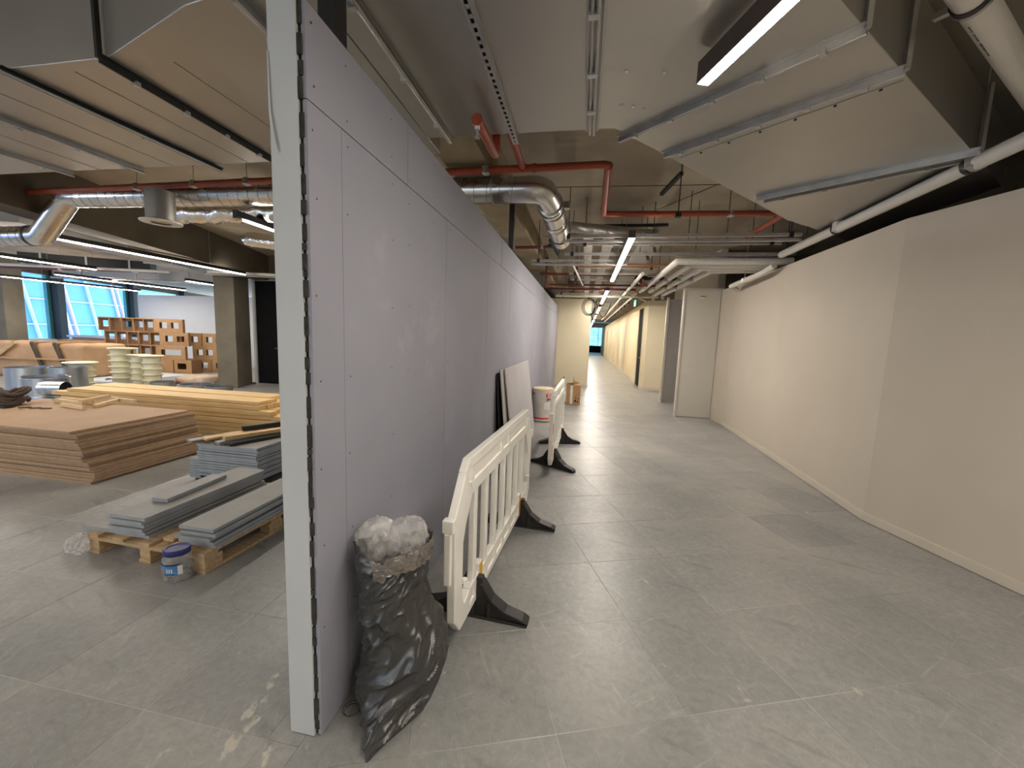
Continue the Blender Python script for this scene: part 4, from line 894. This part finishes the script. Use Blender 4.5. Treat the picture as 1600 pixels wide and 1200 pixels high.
# --- stack of brown MDF sheets
NB = 19; bz = 0.0
bm_mdf = None
for k in range(NB):
    th = .029; f = k/(NB-1)
    x1 = -4.79-.125*f**1.1+random.uniform(-.03, .02); y0 = 3.06-.06*f+random.uniform(-.022, .022); L = 2.44; W = 1.22
    if k == NB-1: x1 -= .04; y0 -= .0
    t = thing('mdf_board', 'brown MDF sheet, %s from the top of the tall stack' % ORD[NB-1-k], 'board', (x1-L/2, y0+W/2, k*th), R(random.uniform(-.5, .5)), 'sheets in the tall MDF stack')
    if bm_mdf is None:
        c = MB().box(-L/2, L/2, -W/2, W/2, .0, th-.0052).build('core', M_MDFEDGE, t); fmesh = MB().box(-L/2, L/2, -W/2, W/2, th-.0052, th-.004).build('face', M_MDF, t); bm_mdf = (c.data, fmesh.data)
    else:
        for nm, me in zip(('core', 'face'), bm_mdf): o = bpy.data.objects.new(nm, me); COL.objects.link(o); o.parent = t
ZM = NB*.029
OFF = [((-6.90, 4.06), (-6.30, 3.98), .035, .05, 0, 'long pale offcut lying across the left of the MDF stack'), ((-6.95, 4.14), (-6.28, 4.10), .035, .05, .0, 'pale offcut behind the long one on the MDF stack'), ((-6.62, 4.42), (-5.98, 4.34), .04, .045, 0, 'pale batten offcut at the back of the MDF stack'),
       ((-6.42, 4.34), (-6.26, 3.92), .045, .04, .05, 'pale offcut lying on top of the others on the MDF stack'), ((-6.06, 3.94), (-6.30, 4.36), .045, .04, 0, 'slanting pale offcut nearest the middle of the MDF stack'), ((-6.5, 3.88), (-6.02, 3.80), .03, .04, 0, 'short pale offcut at the front of the offcut heap')]
for a, b, w_, h_, dz, lb in OFF:
    tag(MB().bar((*a, ZM+h_/2+dz), (*b, ZM+h_/2+dz), w_, h_).build('timber_offcut', M_PINEPALE, bevel=.002), lb, 'offcut', 'offcuts on the MDF stack')
hose = thing('hose_tangle', 'muddy brown tangle of hose on the MDF stack at the left edge', 'hose', (-7.15, 3.75, ZM))
for k in range(5):
    P = []; ph = random.uniform(0, 6)
    for s in range(40):
        a = s*.42+ph; r_ = .10+.05*math.sin(s*.37+k); P.append((r_*math.cos(a)*1.3+.03*math.sin(k*2), r_*math.sin(a)*1.1, .03+.03*k+.035*math.sin(s*.9+k)+.02))
    MB().tube(P, .022, 8).build('coil', M_BROWN, hose, smooth=True)
MB().box(-.12, .28, -.19, -.10, 0, .025).build('strap', M_BLACK, hose)
for k in range(3): tag(MB().bar((-6.75+k*.12, 3.62+.03*k, ZM+.006), (-6.68+k*.14, 3.70+.01*k, ZM+.006), .02, .012).build('bark_scrap', M_BROWN), 'small brown scrap on the front of the MDF stack, %s from the left edge' % ORD[k], 'scrap', 'scraps on the MDF stack')

# --- long pine timbers stacked behind
tmesh = MB().box(-1.95, 1.95, -.066, .066, 0, .063).build('timber', M_PINE, None, bevel=.003)
first = True; LAY = 7; ROW = 6
for k in range(LAY):
    for r_ in range(ROW):
        o = tmesh if first else tmesh.copy()
        if not first: COL.objects.link(o)
        first = False
        o.location = (-6.28+random.uniform(-.05, .05)-.06*(k < 3)-.14*max(0, k-4)+.0*r_, 5.08+.14*r_+random.uniform(-.045, .004)*(r_ == 0), k*.070); o.rotation_euler = (0, 0, R(random.uniform(-.15, .15)))
        tag(o, 'pine timber behind the MDF stack, %s row from the front, layer %s from the floor' % (ORD[r_], ['one', 'two', 'three', 'four', 'five', 'six', 'seven'][k]), 'timber', 'pine timbers behind the MDF stack')
for k, (x0, x1, y, lb) in enumerate(((-8.3, -4.7, 5.2, 'wide pine board on top of the timber stack, front one'), (-8.45, -4.9, 5.62, 'wide pine board on top of the timber stack, rear one'))):
    tag(MB().box(x0, x1, y-.16, y+.2, LAY*.07, LAY*.07+.045).build('pine_board', M_PINE, bevel=.002), lb, 'board')

# --- grey boards: tall stack, two low stacks on a pallet
def board_stack(x0, x1, y0, L, z0, n, th, name, labelf, group, jit=.012, shear=0.0):
    for k in range(n):
        dx = random.uniform(-jit, jit)+shear*k; dy = random.uniform(-jit, jit)
        t = thing(name, labelf(n-1-k), 'board', ((x0+x1)/2+dx, y0+L/2+dy, z0+k*th), R(random.uniform(-.6, .6)), group)
        w_ = (x1-x0)/2
        MB().box(-w_, w_, -L/2, L/2, .0, th-.0062).build('core', M_GREYEDGE, t); MB().box(-w_, w_, -L/2, L/2, th-.0062, th-.004).build('face', M_GREYBD, t)
for z in (0, .04): tag(MB().box(-4.0+z, -3.2, 3.42, 3.5, z, z+.038).box(-4.0+z, -3.2, 4.3, 4.4, z, z+.038).build('bearer', M_DKSTEEL), 'dark bearer under the tall grey board stack, %s' % ('lower' if z == 0 else 'upper'), 'bearer')
board_stack(-3.90, -3.19, 3.37, 1.25, .08, 13, .0265, 'grey_board', lambda i: 'grey board, %s from the top of the tall grey stack' % ORD[i], 'boards in the tall grey stack')
board_stack(-4.05, -3.915, 3.40, 1.2, .03, 8, .027, 'grey_strip', lambda i: 'narrow grey strip, %s from the top of the row left of the tall stack' % ORD[i], 'narrow strips beside the tall grey stack', jit=.004, shear=.002)
ZG = .08+13*.0265
SCR = [((-3.98, 3.36), (-3.55, 4.5), .11, .025, .0, M_GREYBD, 'grey strip lying on the left of the tall grey stack'), ((-3.84, 3.40), (-3.52, 4.3), .12, .022, .027, M_PINE, 'pale pine board on the left of the tall grey stack'), ((-3.66, 3.38), (-3.30, 4.4), .10, .03, .0, M_GREYBD, 'grey strip under the pine board on the tall stack'),
       ((-3.62, 3.42), (-3.12, 4.35), .09, .035, .045, M_PINE, 'bright pine board resting askew on the tall grey stack'), ((-3.50, 3.36), (-3.05, 4.5), .05, .03, .0, M_DKSTEEL, 'dark strip lying beside the askew pine board'), ((-3.72, 3.75), (-3.10, 4.75), .05, .05, .055, M_DKSTEEL, 'dark square tube across the back of the tall grey stack'), ((-3.40, 4.3), (-2.9, 4.9), .10, .10, .03, M_DKSTEEL, 'dark bundle at the back end of the tall grey stack')]
for a, b, w_, h_, dz, m, lb in SCR: tag(MB().bar((*a, ZG+h_/2+dz), (*b, ZG+h_/2+dz), w_, h_).build('offcut_strip', m, bevel=.002), lb, 'strip', 'strips on the tall grey stack')
pal = thing('pallet', 'worn wooden pallet carrying two low stacks of grey boards', 'pallet', (-2.87, 2.68, 0), R(-2))
for k in range(5): x = -.46+k*.23; MB().box(x-.05, x+.05, -.6, .6, .120, .142).build('deck_board', M_PALLET, pal, bevel=.002)
for y in (-.55, 0, .55): MB().box(-.51, .51, y-.05, y+.05, .098, .120).build('cross_board', M_PALLET, pal, bevel=.002)
for x in (-.46, 0, .46):
    for y in (-.53, 0, .53): MB().box(x-.045, x+.045, y-.065, y+.065, .022, .098).build('block', M_PALLET, pal, bevel=.003)
    MB().box(x-.05, x+.05, -.6, .6, 0, .022).build('bottom_board', M_PALLET, pal, bevel=.002)
board_stack(-3.22, -2.925, 2.12, 1.05, .142, 6, .027, 'grey_board', lambda i: 'grey board, %s from the top of the left stack on the pallet' % ORD[i], 'boards in the left stack on the pallet', jit=.018)
board_stack(-2.655, -2.375, 2.13, .98, .142, 5, .027, 'grey_board', lambda i: 'grey board, %s from the top of the right stack on the pallet' % ORD[i], 'boards in the right stack on the pallet', jit=.02)
tg = thing('grey_board', 'wide grey board lying flat at the left end of the pallet', 'board', (-3.37, 2.70, .142), R(1)); MB().box(-.14, .14, -.56, .5, 0, .024).build('core', M_GREYEDGE, tg); MB().box(-.14, .14, -.56, .5, .024, .0265).build('face', M_GREYBD, tg)
tg = thing('grey_board', 'short narrow grey piece lying on the left stack on the pallet', 'board', (-3.10, 2.62, .142+6*.027), R(4)); MB().box(-.065, .065, -.27, .27, 0, .024).build('core', M_GREYEDGE, tg); MB().box(-.065, .065, -.27, .27, .024, .0265).build('face', M_GREYBD, tg)
tag(MB().bar((-2.76, 2.14, .153), (-2.72, 2.9, .153), .09, .022).build('wood_strip', M_PALLET, bevel=.002), 'loose wooden strip between the two stacks on the pallet', 'strip')
pw = thing('plastic_wrap', 'scrap of clear plastic wrap knotted to the corner of the pallet', 'wrap', (-3.42, 2.07, 0))
bm = bmesh.new(); bmesh.ops.create_icosphere(bm, subdivisions=4, radius=1)
for v in bm.verts:
    q = v.co*2.2; d = 1+.5*(1-2.2*abs(noise.noise(q)))-.2; v.co = Vector((v.co.x*.055*d*(1.35-v.co.z*.6)-.03*(1-v.co.z), v.co.y*.05*d, max(.002, .07+v.co.z*.075*d)))
me = bpy.data.meshes.new('film'); bm.to_mesh(me); bm.free(); me.materials.append(M_FILM); o = bpy.data.objects.new('film', me); COL.objects.link(o); o.parent = pw

# --- clear jar of screws with a blue lid
jr = thing('screw_jar', 'clear jar of screws with a blue lid and label, in front of the pallet', 'jar', (-2.515, 2.0, 0), R(25))
SXJ, SYJ = 1.0, .82
MB().lathe([(.070, .0), (.080, .008), (.083, .05), (.083, .125), (.080, .150), (.066, .178)], 32, sx=SXJ, sy=SYJ).build('body', M_JAR, jr, smooth=True)
MB().lathe([(.071, .170), (.074, .174), (.074, .205), (.070, .210), (.055, .210), (.052, .206)], 32, sx=SXJ, sy=SYJ).build('lid', M_BLUELID, jr, smooth=True)
sc2 = MB()
for k in range(170):
    a, r_, z = random.uniform(0, 6.28), .070*math.sqrt(random.random()), random.uniform(.006, .055); p = Vector((r_*math.cos(a)*SXJ, r_*math.sin(a)*SYJ, z)); d = Vector((random.uniform(-1, 1), random.uniform(-1, 1), random.uniform(-.5, .5))).normalized()*.009; sc2.bar(p-d, p+d, .004, .004)
tag(sc2.build('screws', M_METALBITS, jr), kind='stuff')
def jar_label(name, a0, a1, z0, z1, m, off):
    mb = MB(); n = 12; V = []
    for z in (z0, z1): V += [((.083+off)*SXJ*math.cos(a0+(a1-a0)*k/n), (.083+off)*SYJ*math.sin(a0+(a1-a0)*k/n), z) for k in range(n+1)]
    mb.add(V, [(k, k+1, n+2+k, n+1+k) for k in range(n)]); return mb.build(name, m, jr)
lb_ = jar_label('label', R(-190), R(-70), .056, .125, M_BLUELABEL, .0012)
jar_label('label_edge', R(-190), R(-60), .116, .126, M_NAVY, .0016); jar_label('label_edge', R(-70), R(-52), .056, .116, M_WHITE, .0013)
jar_label('label_picture', R(-170), R(-128), .060, .082, M_ORANGE, .0020); jar_label('label_edge', R(-125), R(-80), .057, .063, M_NAVY, .0020)
for k in range(3): jar_label('label_print', R(-112+k*9), R(-107+k*9), .072, .098, M_WHITE, .0021)

# --- far end of the hall: cartons, crate, drums, spools
def carton(name, loc, rz, wx, wy, h, holes, label, front=True, group='cartons stacked at the end of the hall'):
    t = thing(name, label, 'carton', loc, rz, group); th = .012
    def panel(y0, y1, m, nm, hl):
        mb = MB(); zs0, zs1 = h*.30, h*.74
        if not hl: mb.box(-wx/2, wx/2, y0, y1, 0, h)
        else:
            mb.box(-wx/2, wx/2, y0, y1, 0, zs0); mb.box(-wx/2, wx/2, y0, y1, zs1, h); xs = -wx/2
            for a, b in hl: mb.box(xs, -wx/2+a*wx, y0, y1, zs0, zs1); xs = -wx/2+b*wx
            mb.box(xs, wx/2, y0, y1, zs0, zs1)
        mb.build(nm, m, t)
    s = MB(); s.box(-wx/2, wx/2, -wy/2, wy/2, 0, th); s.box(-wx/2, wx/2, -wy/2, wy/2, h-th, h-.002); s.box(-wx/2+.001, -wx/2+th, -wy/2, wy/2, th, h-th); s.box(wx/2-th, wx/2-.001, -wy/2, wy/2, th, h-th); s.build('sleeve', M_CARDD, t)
    if front: panel(-wy/2-.004, -wy/2+.006, M_CARD, 'front', holes)
    else:
        e = MB(); e.box(-wx/2, wx/2, -wy/2-.004, -wy/2+.004, h-.035, h); e.box(-wx/2, -wx/2+.025, -wy/2-.004, -wy/2+.004, 0, h); e.build('front_edge', M_CARD, t)
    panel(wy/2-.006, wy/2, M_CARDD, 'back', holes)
    return t
RN = ['bottom', 'second', 'third', 'top']
CA = R(10.1); CU = Vector((math.cos(CA), math.sin(CA), 0)); CV = Vector((-math.sin(CA), math.cos(CA), 0)); C0 = CV*13.66
def cpos(lat, dep, z): p = C0+CU*lat+CV*dep; return (p.x, p.y, z)
HH = .452
for row in range(1, 4):
    l0 = (None, -13.95, -13.98, -14.15)[row]
    for k in range(5):
        carton('slim_carton', cpos(l0+.19+k*.385, random.uniform(-.03, .03), row*HH), CA+R(random.uniform(-1.5, 1.5)), .38, .12, .45, [(.14, .62)] if (k*3+row) % 7 != 6 else [], 'slim brown carton with a cut-out, %s row of the left stack, %s from the windows' % (RN[row], ORD[k]), front=False)
    carton('wide_carton', cpos(l0+5*.385+.50, -.06-.2*(row == 1), row*HH), CA, .98, .10, .45, [(.20, .46), (.60, .86)] if row > 1 else [(.18, .86)], 'wide brown carton with cut-outs, %s row of the left stack' % RN[row])
for k in range(5): carton('wide_carton', cpos(-13.6+k*.62, -.12, 0), CA+R(1), .58, .45, .45, [(.2, .7)] if k == 4 else [], 'brown carton on the floor under the left stack, %s from the windows' % ORD[k])
for row in range(3):
    for k in range(2):
        carton('wide_carton', cpos((-11.05, -10.85, -11.35)[row]+k*.86, .35, row*HH), CA+R(random.uniform(-1.5, 1.5)), .84, .10, .45, [(.16, .42), (.56, .84)], 'brown carton with two cut-outs in the right stack, %s row, %s' % (RN[row], 'left one' if k == 0 else 'right one beside the column'))
def rbox(name, m, par, x0, x1, y0, y1, z0, z1, rnd=.06, amp=.02, sub=14):
    bm = bmesh.new(); bmesh.ops.create_cube(bm, size=1); bmesh.ops.subdivide_edges(bm, edges=bm.edges[:], cuts=sub, use_grid_fill=True)
    hx, hy, hz = (x1-x0)/2, (y1-y0)/2, (z1-z0)/2
    for v in bm.verts:
        p = v.co*2; q = Vector((p.x*hx, p.y*hy, p.z*hz)); inn = Vector((max(-hx+rnd, min(hx-rnd, q.x)), max(-hy+rnd, min(hy-rnd, q.y)), max(-hz+rnd, min(hz-rnd, q.z)))); d = q-inn
        if d.length > 1e-6: q = inn+d.normalized()*rnd
        q += Vector((noise.noise(q*3.1), noise.noise(q*3.1+Vector((5, 0, 0))), noise.noise(q*3.1+Vector((0, 5, 0)))))*amp
        v.co = Vector(((x0+x1)/2+q.x, (y0+y1)/2+q.y, max(z0, (z0+z1)/2+q.z)))
    me = bpy.data.meshes.new(name); bm.to_mesh(me); bm.free(); me.materials.append(m)
    for p in me.polygons: p.use_smooth = True
    o = bpy.data.objects.new(name, me); COL.objects.link(o); o.parent = par; return o
cr8 = thing('wrapped_load', 'large load wrapped in brown paper with timber straps at the left edge', 'crate', (-15.3, 9.2, 0), R(8))
rbox('wrapping', M_PAPER, cr8, -1.9, 1.35, -.55, .75, 0, .98, .12, .03, 18)
MB().bar((-.55, -.60, .98), (-1.75, -.62, .12), .11, .05, up=(0, 1, 0)).build('strap', M_PALLET, cr8)
for x in (-.05, .62): MB().bar((x, -.60, .99), (x+.38, -.64, .10), .085, .05, up=(0, 1, 0)).build('strap', M_BROWN, cr8); MB().box(x-.06, x+.06, -.60, .7, .985, 1.02).build('batten', M_CARD, cr8)
MB().box(-1.9, 1.3, -.66, -.60, .52, .56).build('fold', M_PAPER, cr8)
for k, (x, y, w_, h_, lb) in enumerate(((-19.1, 12.0, .75, .9, 'dark-banded carton under the window beside the wrapped load'), (-18.3, 12.0, .62, .9, 'brown carton with one tall slot under the window'), (-20.6, 11.9, .6, .8, 'carton half hidden behind the wrapped load'))):
    t = thing('upright_carton', lb, 'carton', (x, y, 0), R(4)); MB().box(-w_/2, w_/2, -.3, .3, 0, h_).build('body', M_CARD, t); MB().box(-.10, .10, -.305, -.3, .15, h_-.15).build('slot', M_BLACKDOOR, t)
    if k == 0: MB().box(.2, .26, -.31, -.3, 0, h_).build('band', M_BLACKDOOR, t)
pf = thing('plastic_bundle', 'crumpled bundle of clear plastic between the cartons under the window', 'wrap', (-17.4, 11.9, 0)); rbox('film', M_FILM, pf, -.35, .35, -.3, .3, 0, .9, .2, .09, 12)
sh = thing('polythene_stack', 'pale flat sheets lying on top of the load by the window', 'sheet', (-19.2, 12.9, 0)); MB().box(-1.1, 1.2, -.25, .35, .0, .98).build('packs', M_PAPER, sh); MB().box(-1.3, 1.3, -.3, .4, .98, 1.06).build('sheet', M_SHEET, sh)
def drum(x, y, r, h, label, z=0):
    t = thing('steel_duct_ring', label, 'duct ring', (x, y, z), 0, 'steel duct rings behind the MDF stack')
    MB().lathe([(r, 0), (r, h-.02), (r+.012, h-.015), (r+.012, h), (r-.008, h), (r-.008, .02), (r-.006, 0)], 30, cap=False).build('shell', M_STEELDRUM, t, smooth=True)
drum(-12.15, 6.75, .36, .58, 'bright steel duct ring, leftmost of the upright rings'); drum(-11.35, 6.95, .30, .60, 'tall steel duct ring behind the others, next to the cream spools'); drum(-10.6, 6.1, .31, .52, 'steel duct ring half hidden by the front ring'); drum(-9.95, 5.75, .31, .56, 'front steel duct ring nearest the MDF stack')
drum(-9.6, 6.75, .28, .22, 'low steel ring behind the lying sleeve'); drum(-10.4, 8.2, .25, .2, 'low dark steel ring on the floor before the spools'); drum(-8.7, 7.6, .32, .30, 'dark steel ring behind the timber, right of the spools'); drum(-8.1, 7.6, .26, .28, 'steel ring behind the timber beside the dust sheet')
sl = thing('steel_sleeve', 'short bright steel sleeve lying on its side by the duct rings', 'sleeve', (-9.05, 5.35, .44)); MB().tube([(-.20, -.06, 0), (.14, .05, 0)], .125, 26, cap=False).build('shell', M_STEELDRUM, sl, smooth=True); MB().tube([(-.20, -.06, 0), (.13, .045, 0)], .118, 26).build('inside', M_BLACKDOOR, sl, smooth=True)
tag(MB().box(-9.3, -8.85, 5.15, 5.5, 0, .30).build('steel_box', M_STEELDRUM, bevel=.02), 'steel box under the lying sleeve', 'box')
def spools(x, y, r, n, z0, lb):
    for k in range(n):
        h = .155; t = thing('cream_spool', 'cream plastic spool, %s from the top of the %s' % (ORD[n-1-k], lb), 'spool', (x+random.uniform(-.015, .015), y, z0+k*h), 0, 'cream spools behind the timber')
        MB().lathe([(r*.80, 0), (r*.78, h*.45), (r*.86, h*.78), (r*1.0, h*.86), (r*1.02, h*.95), (r*.9, h-.001)], 26).build('body', M_CREAMPL, t, smooth=True)
        if k == n-1: MB().lathe([(r*1.04, 0), (r*1.28, .012), (r*1.2, .03), (.05, .036)], 26, (.1 if n == 6 else 0, 0, h)).build('lid', M_CREAMPL, t, smooth=True)
spools(-12.35, 8.7, .25, 6, 0, 'tall stack left of the pair'); spools(-11.75, 8.7, .20, 5, 0, 'middle stack'); spools(-11.20, 8.6, .22, 5, 0, 'stack nearest the column'); spools(-12.0, 7.6, .25, 4, 0, 'stack beside the steel rings')
tag(MB().box(-16.5, -12.6, 8.6, 10.9, .002, .02).build('floor_sheet', M_SHEET), 'pale protective sheet on the hall floor under the cartons', 'sheet')
for k in range(9):
    x, y = -13.2+.42*k+random.uniform(-.1, .1), 8.9+random.uniform(-.3, .3); a = random.uniform(0, 3)
    tag(MB().bar((x, y, .03), (x+.35*math.cos(a), y+.35*math.sin(a), .05), .06, .05).build('scrap_strip', M_RUST), 'red-brown scrap strip on the floor around the spools, %s from the windows' % ORD[k], 'scrap', 'red-brown scraps around the spools')
ds = thing('dust_sheet', 'crumpled beige dust sheet on the floor before the concrete column', 'sheet', (-10.6, 9.3, 0)); rbox('cloth', M_CLOTH, ds, -.5, .5, -.3, .3, 0, .24, .11, .07, 12)
tag(MB().bar((-10.1, 9.6, .03), (-9.3, 9.9, .03), .05, .05).build('loose_batten', M_BROWN), 'dark loose batten on the floor by the column', 'batten')
